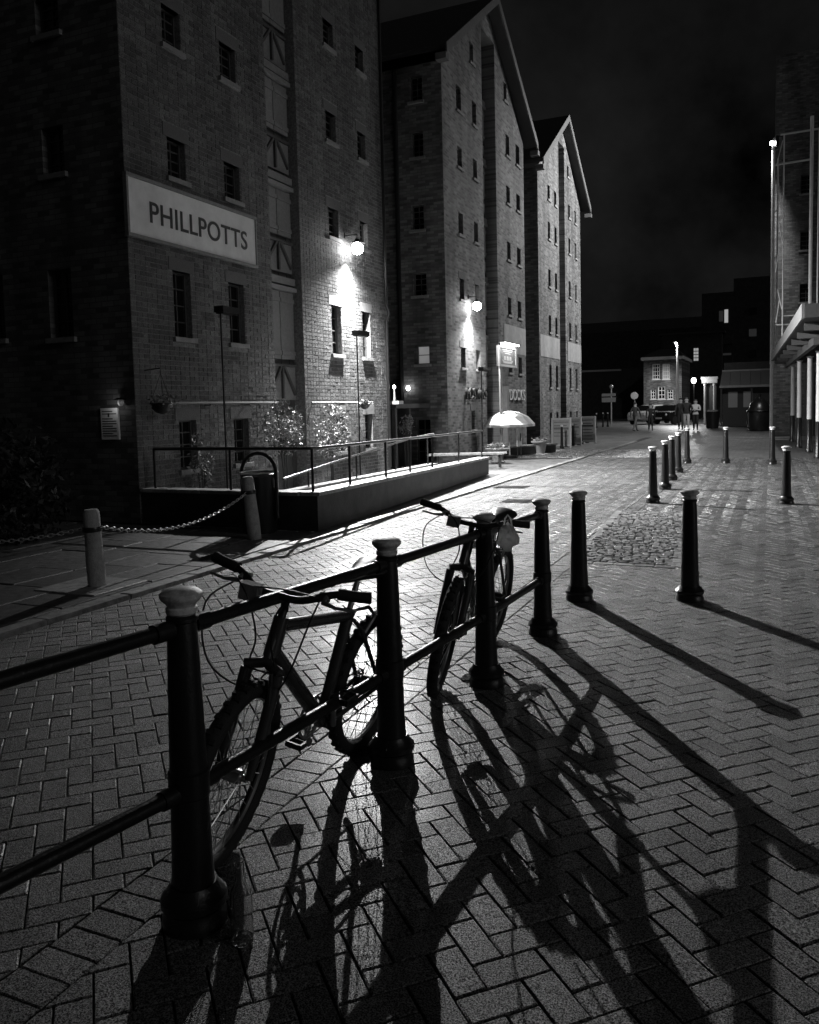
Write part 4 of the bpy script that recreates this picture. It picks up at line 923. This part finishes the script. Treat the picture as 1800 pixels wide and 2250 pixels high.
# pub sign on its pole
ps = thing('pub_sign', 'square lit pub sign with a white ship, on a pole', 'sign', (-7.6, 24.95, 0))
sy0, sy1, sz0, sz1 = 24.1, 26.02, 2.84, 3.47
MB().tube([(-7.62, 24.35, 0), (-7.62, 24.35, sz0)], .05, 10).build('pole', 'steel', ps, True)
MB().box(-7.66, -7.60, sy0, sy1, sz0, sz1).build('panel', 'timber', ps)
m = MB()
for (a, b, c, d) in ((sy0, sy0 + .16, sz0, sz1), (sy1 - .16, sy1, sz0, sz1), (sy0 + .161, sy1 - .161, sz0, sz0 + .06), (sy0 + .161, sy1 - .161, sz1 - .05, sz1)): m.box(-7.599, -7.57, a, b, c, d)
m.build('border', 'white', ps)
m = MB(); m.add([(-7.597, 24.45, 3.06), (-7.597, 24.62, 2.95), (-7.597, 25.5, 2.95), (-7.597, 25.68, 3.07), (-7.597, 25.35, 3.02), (-7.597, 24.8, 3.01)], [(0, 1, 2, 3, 4, 5)])
for yy in (24.75, 25.05, 25.35): m.add([(-7.596, yy - .13, 3.04), (-7.596, yy + .13, 3.04), (-7.596, yy + .10, 3.17), (-7.596, yy - .10, 3.17)], [(0, 1, 2, 3)])
m.build('ship', 'white', ps)
m = MB()
for k, (a, b) in enumerate(((24.5, 25.6), (24.6, 25.5), (24.75, 25.35))): m.box(-7.599, -7.594, a, b, 3.36 - k * .06, 3.385 - k * .06)
m.build('print', 'white', ps)
MB().box(-7.60, -7.42, 24.35, 25.75, sz1 + .05, sz1 + .085).build('trough_light', 'bulb', ps)
MB().box(-7.62, -7.4, 24.2, 25.9, sz1 + .087, sz1 + .11).build('trough_hood', 'iron', ps)
# parasol, board, table
pa = thing('parasol', 'open pale striped parasol over the pub terrace', 'parasol', (-7.5, 24.8, 0))
n_ = 16; rr = .78; v, f = [], []; apex = (-7.5, 24.8, 1.43)
rings = [(.04, 1.46), (.3, 1.42), (.58, 1.28), (rr, 1.05)]
for (r, z) in rings:
    for j in range(n_): a = 2 * math.pi * j / n_; s = r * (1 if j % 2 else .965); v.append((-7.5 + s * math.cos(a), 24.8 + s * 1.3 * math.sin(a), z - (0 if j % 2 else .015)))
for j in range(n_): a = 2 * math.pi * j / n_; s = rr * (1 if j % 2 else .965); v.append((-7.5 + s * math.cos(a), 24.8 + s * 1.3 * math.sin(a), .97))
for i in range(4):
    for j in range(n_): f.append((i * n_ + j, i * n_ + (j + 1) % n_, (i + 1) * n_ + (j + 1) % n_, (i + 1) * n_ + j))
f.append(tuple(range(n_)))
m = MB(); m.v = v; m.f = f; m.mi = [(j % 2 if i < 4 * n_ else 0) for i, j in enumerate(list(range(n_)) * 4 + [0])]
m.build('canopy', ['cloth', 'offwhite'], pa); MB().tube([(-7.5, 24.8, 0), (-7.5, 24.8, 1.47)], .025, 8).build('pole', 'white', pa, True); MB().lathe([(.25, 0), (.25, .05), (.05, .08)], 14, (-7.5, 24.8, 0)).build('foot', 'iron', pa, True)
tb = thing('menu_board', 'white menu board standing under the parasol', 'board', (-7.2, 24.9, 0)); MB().box(-7.25, -7.2, 24.7, 25.15, .35, .95).build('panel', 'white', tb)
MB().box(-7.199, -7.195, 24.95, 25.05, .5, .75).build('print', 'letter', tb)
for y in (24.72, 25.1): MB().box(-7.24, -7.21, y, y + .03, 0, .349).build('leg', 'iron', tb)
lw = thing('terrace_wall', 'low dark terrace wall with pale coping beyond the parasol', 'wall', (-7.3, 26.3, 0))
m = MB(); m.bar((-7.9, 25.4, .13), (-6.75, 27.5, .13), .18, .26); m.build('wall_body', 'render', lw); m = MB(); m.bar((-7.92, 25.38, .29), (-6.73, 27.52, .29), .26, .055); m.build('coping_stone', 'kerb', lw)
pt = thing('flower_pot', 'big ribbed terracotta pot with flowers by the terrace wall', 'pot', (-7.05, 26.75, 0))
MB().lathe([(.16, 0), (.165, .02), (.2, .2), (.205, .21), (.215, .27), (.22, .28), (.235, .36), (.28, .38), (.29, .42), (.26, .43), (.24, .38)], 22, (-7.05, 26.75, 0)).build('pot', 'terracotta', pt, True)
v, f = [], []
for k in range(240):
    p = np.array((0, 0, .46)) + rng.normal(0, .45, 3) * (.22, .22, .08); a_ = _n(rng.normal(0, 1, 3)); b_ = _n(np.cross(a_, rng.normal(0, 1, 3))); o = len(v); v += [tuple(p - a_ * .04), tuple(p + b_ * .02), tuple(p + a_ * .04), tuple(p - b_ * .02)]; f.append((o, o + 1, o + 2, o + 3))
np_mesh('foliage', v, f, 'leaf', pt)
bw_ = thing('planter_bowl', 'wide pale planter bowl of plants near the bench end', 'planter', (-7.2, 22.6, .0))
MB().lathe([(.2, 0), (.22, .02), (.16, .06), (.15, .2), (.3, .34), (.36, .40), (.34, .41), (.3, .36)], 22, (-7.2, 22.6, 0)).build('bowl', 'kerb', bw_, True); v, f = [], []
for k in range(260):
    p = np.array((0, 0, .47)) + rng.normal(0, .45, 3) * (.26, .26, .1); a_ = _n(rng.normal(0, 1, 3)); b_ = _n(np.cross(a_, rng.normal(0, 1, 3))); o = len(v); v += [tuple(p - a_ * .04), tuple(p + b_ * .02), tuple(p + a_ * .04), tuple(p - b_ * .02)]; f.append((o, o + 1, o + 2, o + 3))
np_mesh('foliage', v, f, 'leaf', bw_)
bn = thing('bench', 'long low plank bench at the end of the ramp wall', 'bench', (-7.3, 20.4, 0))
for k in range(3): MB().bar((-8.3, 19.95 + k * .15, .37), (-6.45, 20.75 + k * .15, .37), .14, .05).build('plank', 'kerb', bn)
for (x, y) in ((-6.55, 20.75), (-6.62, 21.0), (-8.1, 20.1), (-8.15, 20.35)): MB().box(x - .03, x + .03, y - .03, y + .03, 0, .344).build('leg', 'iron', bn)
# three menu screens
for k, (x, y, wd_, lb_) in enumerate(((-7.2, 30.5, .75, 'white framed screen with printed posters, nearest of three'), (-7.05, 32.1, .55, 'white framed screen, middle of three'), (-6.92, 33.9, .7, 'white framed screen with a dark poster, farthest of three'))):
    t = thing('menu_screen', lb_, 'screen', (x, y, 0), 'white screens beside the road'); x0, x1 = x - wd_ * .5, x + wd_ * .5
    m = MB()
    for (a, b, c, d) in ((x0, x0 + .05, 0, 1.12), (x1 - .05, x1, 0, 1.12), (x0 + .051, x1 - .051, 1.06, 1.12), (x0 + .051, x1 - .051, .06, .12)): m.box(a, b, y - .03, y + .03, c, d)
    m.build('frame', 'white', t); MB().box(x0 + .052, x1 - .052, y - .01, y + .01, .122, 1.058).build('panel', 'offwhite', t)
    m = MB()
    for q in range(5 + k): m.box(x0 + .1, x1 - .1 - .06 * (q % 2), y - .016, y - .0105, .95 - q * .13, .98 - q * .13 + (.05 if q == 2 else 0))
    m.build('print', 'timber' if k < 2 else 'darktimber', t)

# ------------------------------------------------------------------ far end of the street
H1 = thing('house', 'two-storey house with white sash windows at the street end', 'building', (-8.7, 75, 0))
wn = [(-9.55, -8.93, 3.68, 5.02, .1), (-8.70, -8.1, 3.66, 5.0, .1), (-9.7, -9.25, 1.95, 2.8, .1), (-9.08, -8.47, 1.93, 3.05, .1), (-8.28, -7.8, 1.91, 2.75, .1)]
m = MB(); wall(m, (0, 75, 0), (1, 0, 0), ZV, (0, -1, 0), [(-10.3, 0), (-7.1, 0), (-7.1, 5.35), (-10.3, 5.35)], wn); m.add([(-7.1, 75, 0), (-7.1, 83, 0), (-7.1, 83, 5.35), (-7.1, 75, 5.35)], [(0, 1, 2, 3)]); m.build('wall', 'wallY', H1)
for k, h in enumerate(wn): window(H1, (0, 75, 0), (1, 0, 0), ZV, (0, -1, 0), h, lintel=False, frame='white', sill='white', sash=.07, bars=(2, 3) if k < 2 else (1, 2), pane='dimwin' if k == 1 else 'glass')
MB().box(-10.5, -6.9, 74.7, 83, 5.36, 5.62).build('cornice', 'white', H1); m = MB(); m.add([(-10.5, 74.7, 5.63), (-6.9, 74.7, 5.63), (-6.9, 83, 5.63), (-10.5, 83, 5.63), (-9.5, 78.8, 6.5), (-7.9, 78.8, 6.5)], [(0, 1, 5, 4), (1, 2, 5), (2, 3, 4, 5), (3, 0, 4)]); m.build('roof', 'slate', H1)
H2 = thing('house', 'taller dark house with one lit window behind the lamp post', 'building', (-6, 90, 0))
MB().box(-10.5, -4.6, 90, 98, 0, 8.6).build('wall', 'render', H2)
m = MB()
for a in range(3):
    for b in range(4): m.box(-7.32 + a * .16, -7.2 + a * .16, 89.93, 89.99, 5.86 + b * .34, 6.12 + b * .34)
m.build('window', 'litwin', H2); MB().box(-10.8, -4.3, 89.6, 98.4, 8.6, 8.8).build('roof', 'slate', H2)
H3 = thing('apartment_block', 'tall unlit block with balconies against the night sky', 'building', (-3, 90, 0))
m = MB().box(-6.7, -3.6, 92, 104, 0, 12.9); m.box(-3.598, 3.5, 92, 104, 0, 14.2); m.build('wall', 'render', H3)
for (a, b, c, d, mm) in ((-4.47, -4.12, 9.75, 11.1, 'litwin'), (-2.11, -1.39, 8.2, 8.95, 'dimwin'), (-5.0, -4.6, 9.9, 11.0, 'dimwin'), (-2.1, -1.4, 10.4, 11.1, 'glass'), (-2.1, -1.4, 6.0, 6.8, 'glass'), (-5.0, -3.8, 5.9, 6.6, 'dimwin')): MB().box(a, b, 91.93, 91.99, c, d).build('window', mm, H3)
for z in (5.4, 7.5): MB().box(-5.15, -3.62, 91.2, 91.98, z, z + .95).build('balcony', 'render', H3)
H4 = thing('terrace_row', 'long dark roofline of far buildings beyond the third warehouse', 'building', (-17, 112, 0))
MB().box(-34, -7.6, 112, 122, 0, 11.2).build('wall', 'render', H4); m = MB(); m.add([(-34, 112, 11.2), (-7.6, 112, 11.2), (-7.6, 117, 13), (-34, 117, 13)], [(0, 1, 2, 3)]); m.build('roof', 'slate', H4)
H5 = thing('shed', 'low dark shed with a pale roof edge beyond the third warehouse', 'building', (-17, 92, 0))
MB().box(-22, -11, 92, 99, 0, 4.6).build('wall', 'render', H5); MB().box(-19.5, -15.0, 91.7, 91.95, 5.2, 5.4).build('gutter', 'white', H5); MB().box(-22.4, -10.6, 91.96, 99, 4.6, 5.5).build('roof', 'slate', H5)
KI = thing('kiosk', 'low pavilion with a pale panelled roof at the street end', 'kiosk', (-1.5, 56, 0))
MB().box(-2.85, .6, 56.6, 60, 0, 2.5).build('wall', 'darktimber', KI)
for k in range(6):
    x0 = -2.98 + k * .6; m = MB(); q = [(x0, 56, 2.52), (x0 + .585, 56, 2.52), (x0 + .6 * .97, 57.2, 3.52), (x0 + .08 * (1 if k == 0 else 0), 57.2, 3.52)]; m.add(q + [(a, b, c + .05) for a, b, c in q], [(3, 2, 1, 0), (4, 5, 6, 7), (0, 1, 5, 4), (1, 2, 6, 5), (2, 3, 7, 6), (3, 0, 4, 7)]); m.build('roof_panel', 'timber', KI)
MB().box(-3.0, .6, 55.9, 56.0, 2.46, 2.6).build('gutter', 'offwhite', KI); MB().box(-2.9, .6, 57.1, 57.3, 3.52, 3.62).build('ridge', 'offwhite', KI); MB().box(-2.8, .6, 57.3, 60, 3.5, 4.1).build('roof', 'slate', KI)
for a in (-2.5, -1.6): MB().box(a, a + .55, 56.55, 56.59, 1.2, 2.2).build('window', 'dimwin', KI)
for x in (-2.9, -1.1, .4): MB().box(x - .05, x + .05, 56.0, 56.1, 0, 2.45).build('post', 'darktimber', KI)
DC = thing('doorcase', 'white classical doorcase with columns behind the walkers', 'doorcase', (-3.98, 62, 0))
MB().box(-4.4, -3.55, 62.2, 62.6, 0, 3.1).build('door', 'darktimber', DC)
for x in (-4.3, -3.68): MB().lathe([(.1, 0), (.1, .15), (.075, .2), (.065, 2.7), (.1, 2.8), (.1, 2.9)], 12, (x, 62, 0)).build('column', 'offwhite', DC, True)
MB().box(-4.5, -3.47, 61.8, 62.5, 2.92, 3.2).build('entablature', 'offwhite', DC); MB().box(-4.55, -3.42, 61.75, 62.5, 3.2, 3.36).build('cornice', 'offwhite', DC)
def streetlamp(x, y, h, label, r=.05, w_=60.):
    t = thing('street_lamp', label, 'street lamp', (x, y, 0), 'far street lamps'); MB().tube([(x, y, 0), (x, y, h)], [r * 1.4, r], 8).build('post', 'white', t, True)
    MB().tube([(x, y, h), (x - .1, y, h + .1), (x - .35, y, h + .08)], .03, 6).build('arm', 'steel', t, True); MB().ball((x - .12, y - .06, h + .02), .09, 10, .6).build('lens', 'bulb', t, True)
    l = bpy.data.lights.new('street_light', 'SPOT'); l.energy = w_; l.spot_size = R(160); l.spot_blend = .4; l.shadow_soft_size = .08
    o = bpy.data.objects.new('street_light', l); col.objects.link(o); o.parent = t; o.location = (-.12, -.06, h - .08)
streetlamp(-6.9, 69.5, 6.35, 'slim white street lamp lit beside the far house', .08, 2200.)
LN = thing('wall_lantern', 'small lit lantern above the dark doorway by the white doorcase', 'lamp', (-5.0, 61.5, 0))
MB().tube([(-5.0, 61.5, 0), (-5.0, 61.5, 2.9)], .04, 8).build('post', 'iron', LN, True); MB().ball((-5.0, 61.45, 3.12), .16, 12, 1.2).build('globe', 'bulb', LN, True); MB().lathe([(.2, 3.3), (.05, 3.45), (.01, 3.5)], 12, (-5.0, 61.45, 0)).build('cap', 'iron', LN)
l = bpy.data.lights.new('lantern_light', 'POINT'); l.energy = 130; l.shadow_soft_size = .1
o = bpy.data.objects.new('lantern_light', l); col.objects.link(o); o.parent = LN; o.location = (0, -.3, 3.1)
SP = thing('signpost', 'pale fingerpost with two panels at the far left of the street', 'signpost', (-11.3, 64.5, 0))
MB().tube([(-11.3, 64.5, 0), (-11.3, 64.5, 3.1)], .055, 8).build('pole', 'steel', SP, True)
for z in (1.75, 2.2): MB().box(-12.0, -10.95, 64.40, 64.43, z, z + (.36 if z < 2 else .22)).build('panel', 'steel', SP)
MB().ball((-11.3, 64.5, 2.95), .16, 10).build('finial', 'steel', SP, True)
RS = thing('road_sign', 'small pale disc sign on a pole before the house', 'sign', (-10.0, 70, 0)); MB().tube([(-10.35, 70, 0), (-10.35, 70, 2.0)], .035, 6).build('pole', 'steel', RS); MB().tube([(-10.35, 69.9, 2.25), (-10.35, 69.94, 2.25)], .3, 18).build('disc', 'white', RS)
FB = thing('litter_bin', 'far black bin with a pale rim beside the walkers', 'bin', (-3.2, 52.5, 0)); MB().lathe([(.34, 0), (.36, .1), (.4, .95), (.43, 1.0)], 16, (-3.2, 52.5, 0)).build('drum', 'iron', FB, True); MB().box(-3.5, -2.9, 52.2, 52.8, 1.02, 1.1).build('lid', 'kerb', FB)
BY = thing('mooring_buoy', 'black rounded iron buoy on display beside the brick pier', 'buoy', (-.55, 47.5, 0))
MB().lathe([(.5, 0), (.58, .15), (.62, .6), (.58, 1.1), (.45, 1.45), (.25, 1.65), (.1, 1.72), (.07, 1.8), (.09, 1.92), (.02, 1.98)], 20, (-.55, 47.5, 0)).build('body', 'iron', BY, True)
MB().tube([(-.55 + .6 * math.cos(a), 47.5 + .6 * math.sin(a), 1.05) for a in [2 * math.pi * k / 20 for k in range(20)]], .04, 6, closed=True).build('band', 'iron', BY, True); MB().tube([(-1.05, 47.2, .2), (-1.1, 47.2, .9), (-1.0, 47.3, 1.3)], .03, 6).build('chain_shackle', 'chrome', BY, True)
# parked cars
def car(label, x, y, rz, paint):
    t = thing('parked_car', label, 'car', (x, y, 0), 'cars at the street end', world=False); t.rotation_euler = (0, 0, rz)
    prof = [(-2.0, .35), (-2.05, .7), (-1.9, .92), (-1.2, 1.0), (-.6, 1.42), (.8, 1.46), (1.6, 1.02), (2.0, .9), (2.05, .4), (1.9, .28), (-1.9, .28)]
    m = MB(); k = len(prof)
    def W_(z): return .85 - max(0, z - .95) * .32
    m.add([(a, -W_(b), b) for a, b in prof] + [(a, W_(b), b) for a, b in prof], [tuple(range(k))[::-1], tuple(range(k, 2 * k))] + [(i, (i + 1) % k, k + (i + 1) % k, k + i) for i in range(k)])
    bd = m.build('body', paint, t); md = bd.modifiers.new('b', 'BEVEL'); md.width = .06; md.segments = 2
    for s in (-1, 1):
        m = MB(); m.add([(a, s * (W_(b) + .012), b) for a, b in ((-1.0, 1.03), (-.5, 1.36), (.75, 1.40), (1.35, 1.05))], [(0, 1, 2, 3)]); m.build('side_window', 'glass', t)
        for xx in (-1.3, 1.3): MB().tube([(xx, s * .66, .31), (xx, s * .86, .31)], .31, 18).build('wheel', 'rubber', t, True)
        MB().ball((-2.03, s * .6, .72), .09, 10).build('headlight', 'white', t, True); MB().ball((2.03, s * .62, .78), .08, 10).build('tail_light', 'terracotta', t, True)
    m = MB(); m.add([(-1.18, -.74, 1.03), (-1.18, .74, 1.03), (-.63, .66, 1.41), (-.63, -.66, 1.41)], [(0, 1, 2, 3)]); m.xf(Matrix.Translation((-.02, 0, .02))); m.build('windscreen', 'glass', t)
    m = MB(); m.box(-2.12, -2.07, -.25, .25, .42, .54); m.build('number_plate', 'white', t); return t
car('pale parked car half hidden by the walkers at the street end', -8.6, 66, R(70), 'carpaint')
car('black parked car beside the pale one at the street end', -6.5, 64.5, R(60), 'blackcar')
# walkers
def person(label, x, y, face, top, legs, stride=.2, h=1.72, pose=0, hair='hair'):
    t = thing('person', label, 'person', (x, y, 0), 'walkers at the street end', world=False); t.rotation_euler = (0, 0, face); s = h / 1.75; t.scale = (s, s, s)
    J = {'pel': (0, 0, .95, .15, .12), 'wai': (0, 0, 1.1, .14, .105), 'che': (0, .0, 1.3, .17, .12), 'nec': (0, .0, 1.47, .065, .06), 'hea': (.02, 0, 1.60, .088, .10), 'top': (.015, 0, 1.70, .07, .08)}
    E_ = [('pel', 'wai'), ('wai', 'che'), ('che', 'nec'), ('nec', 'hea'), ('hea', 'top')]
    for sd, sg_ in (('l', 1), ('r', -1)):
        st_ = stride * sg_
        J['hip' + sd] = (0, sg_ * .09, .88, .095, .1); J['kne' + sd] = (st_ * .55 + .04, sg_ * .1, .5, .065, .07); J['ank' + sd] = (st_ * 1.0 - (.06 if st_ < 0 else 0), sg_ * .1, .09, .042, .045); J['toe' + sd] = (st_ * 1.0 + .16, sg_ * .11, .035, .035, .03)
        J['sho' + sd] = (0, sg_ * .2, 1.41, .06, .065)
        if pose == 1: J['elb' + sd] = (.06, sg_ * .25, 1.13, .05, .05); J['wri' + sd] = (.22, sg_ * .05, 1.18, .036, .036); J['han' + sd] = (.24, -sg_ * .03, 1.2, .035, .03)
        elif pose == 2: J['elb' + sd] = (-.04, sg_ * .27, 1.14, .05, .05); J['wri' + sd] = (.08, sg_ * .2, .95, .036, .036); J['han' + sd] = (.1, sg_ * .17, .9, .04, .03)
        else: J['elb' + sd] = (-st_ * .3, sg_ * .26, 1.14, .05, .05); J['wri' + sd] = (-st_ * .5 + .05, sg_ * .27, .9, .036, .036); J['han' + sd] = (-st_ * .5 + .07, sg_ * .27, .81, .045, .03)
        E_ += [('pel', 'hip' + sd), ('hip' + sd, 'kne' + sd), ('kne' + sd, 'ank' + sd), ('ank' + sd, 'toe' + sd), ('che', 'sho' + sd), ('sho' + sd, 'elb' + sd), ('elb' + sd, 'wri' + sd), ('wri' + sd, 'han' + sd)]
    ks = list(J); me = bpy.data.meshes.new('body'); me.from_pydata([J[k][:3] for k in ks], [(ks.index(a), ks.index(b)) for a, b in E_], [])
    o = bpy.data.objects.new('body', me); col.objects.link(o); o.parent = t
    o.modifiers.new('skin', 'SKIN'); sl = me.skin_vertices[0].data
    for i, k in enumerate(ks): sl[i].radius = J[k][3:]; sl[i].use_root = (k == 'pel')
    ss = o.modifiers.new('sub', 'SUBSURF'); ss.levels = 2; ss.render_levels = 2
    m = bpy.data.materials.new('clothes'); m.use_nodes = True; n = m.node_tree.nodes; L = m.node_tree.links; p = n['Principled BSDF']; p.inputs['Roughness'].default_value = .8
    tc = n.new('ShaderNodeTexCoord'); sp = n.new('ShaderNodeSeparateXYZ'); L.new(tc.outputs['Object'], sp.inputs[0]); mr = n.new('ShaderNodeMapRange'); mr.inputs[1].default_value = 0; mr.inputs[2].default_value = 1.8; L.new(sp.outputs[2], mr.inputs[0])
    cr = n.new('ShaderNodeValToRGB'); cr.color_ramp.interpolation = 'CONSTANT'; L.new(mr.outputs[0], cr.inputs[0]); e = cr.color_ramp.elements
    e[0].position = 0; e[0].color = (.02, .02, .02, 1); e[1].position = .05; e[1].color = (legs,) * 3 + (1,)
    a = e.new(.5); a.color = (top,) * 3 + (1,); a = e.new(.815); a.color = (.35, .35, .35, 1); L.new(cr.outputs[0], p.inputs['Base Color']); me.materials.append(m)
    hm = MB().ball((0, 0, 1.665), .098, 12, .85); hm.v = [(q[0] - .012, q[1], q[2] + (.02 if q[0] < .03 else .0)) if q[2] > 1.64 or q[0] < 0 else (q[0] * .4 - .03, q[1] * .9, q[2] + .03) for q in hm.v]; hm.build('hair', hair, t, True)
    fc = MB(); fc.tube([(.085, 0, 1.615), (.118, 0, 1.585), (.1, 0, 1.578)], [.01, .014, .01], 6)
    for s2 in (-1, 1): fc.ball((.088, s2 * .033, 1.615), .011, 6); fc.ball((.01, s2 * .092, 1.60), .022, 8)
    fc.build('face', 'skin', t)
    return t
Fc = R(-90)
person('walker in dark coat and jeans at the left of the street end', -7.1, 48.2, R(60), .05, .10, .28, 1.68)
person('dark figure in a long black coat beside the pale car', -6.4, 49.4, R(-80), .012, .012, .12, 1.55)
person('walker in dark clothes, leftmost of three side by side', -4.75, 49.6, Fc, .03, .03, .15, 1.85)
person('walker in black jacket and pale trousers, middle of three', -4.25, 47.6, Fc, .02, .38, .14, 1.88, 2)
person('walker in a white jacket with folded arms, right one of three', -3.9, 49.2, Fc, .6, .02, .08, 1.76, 1)
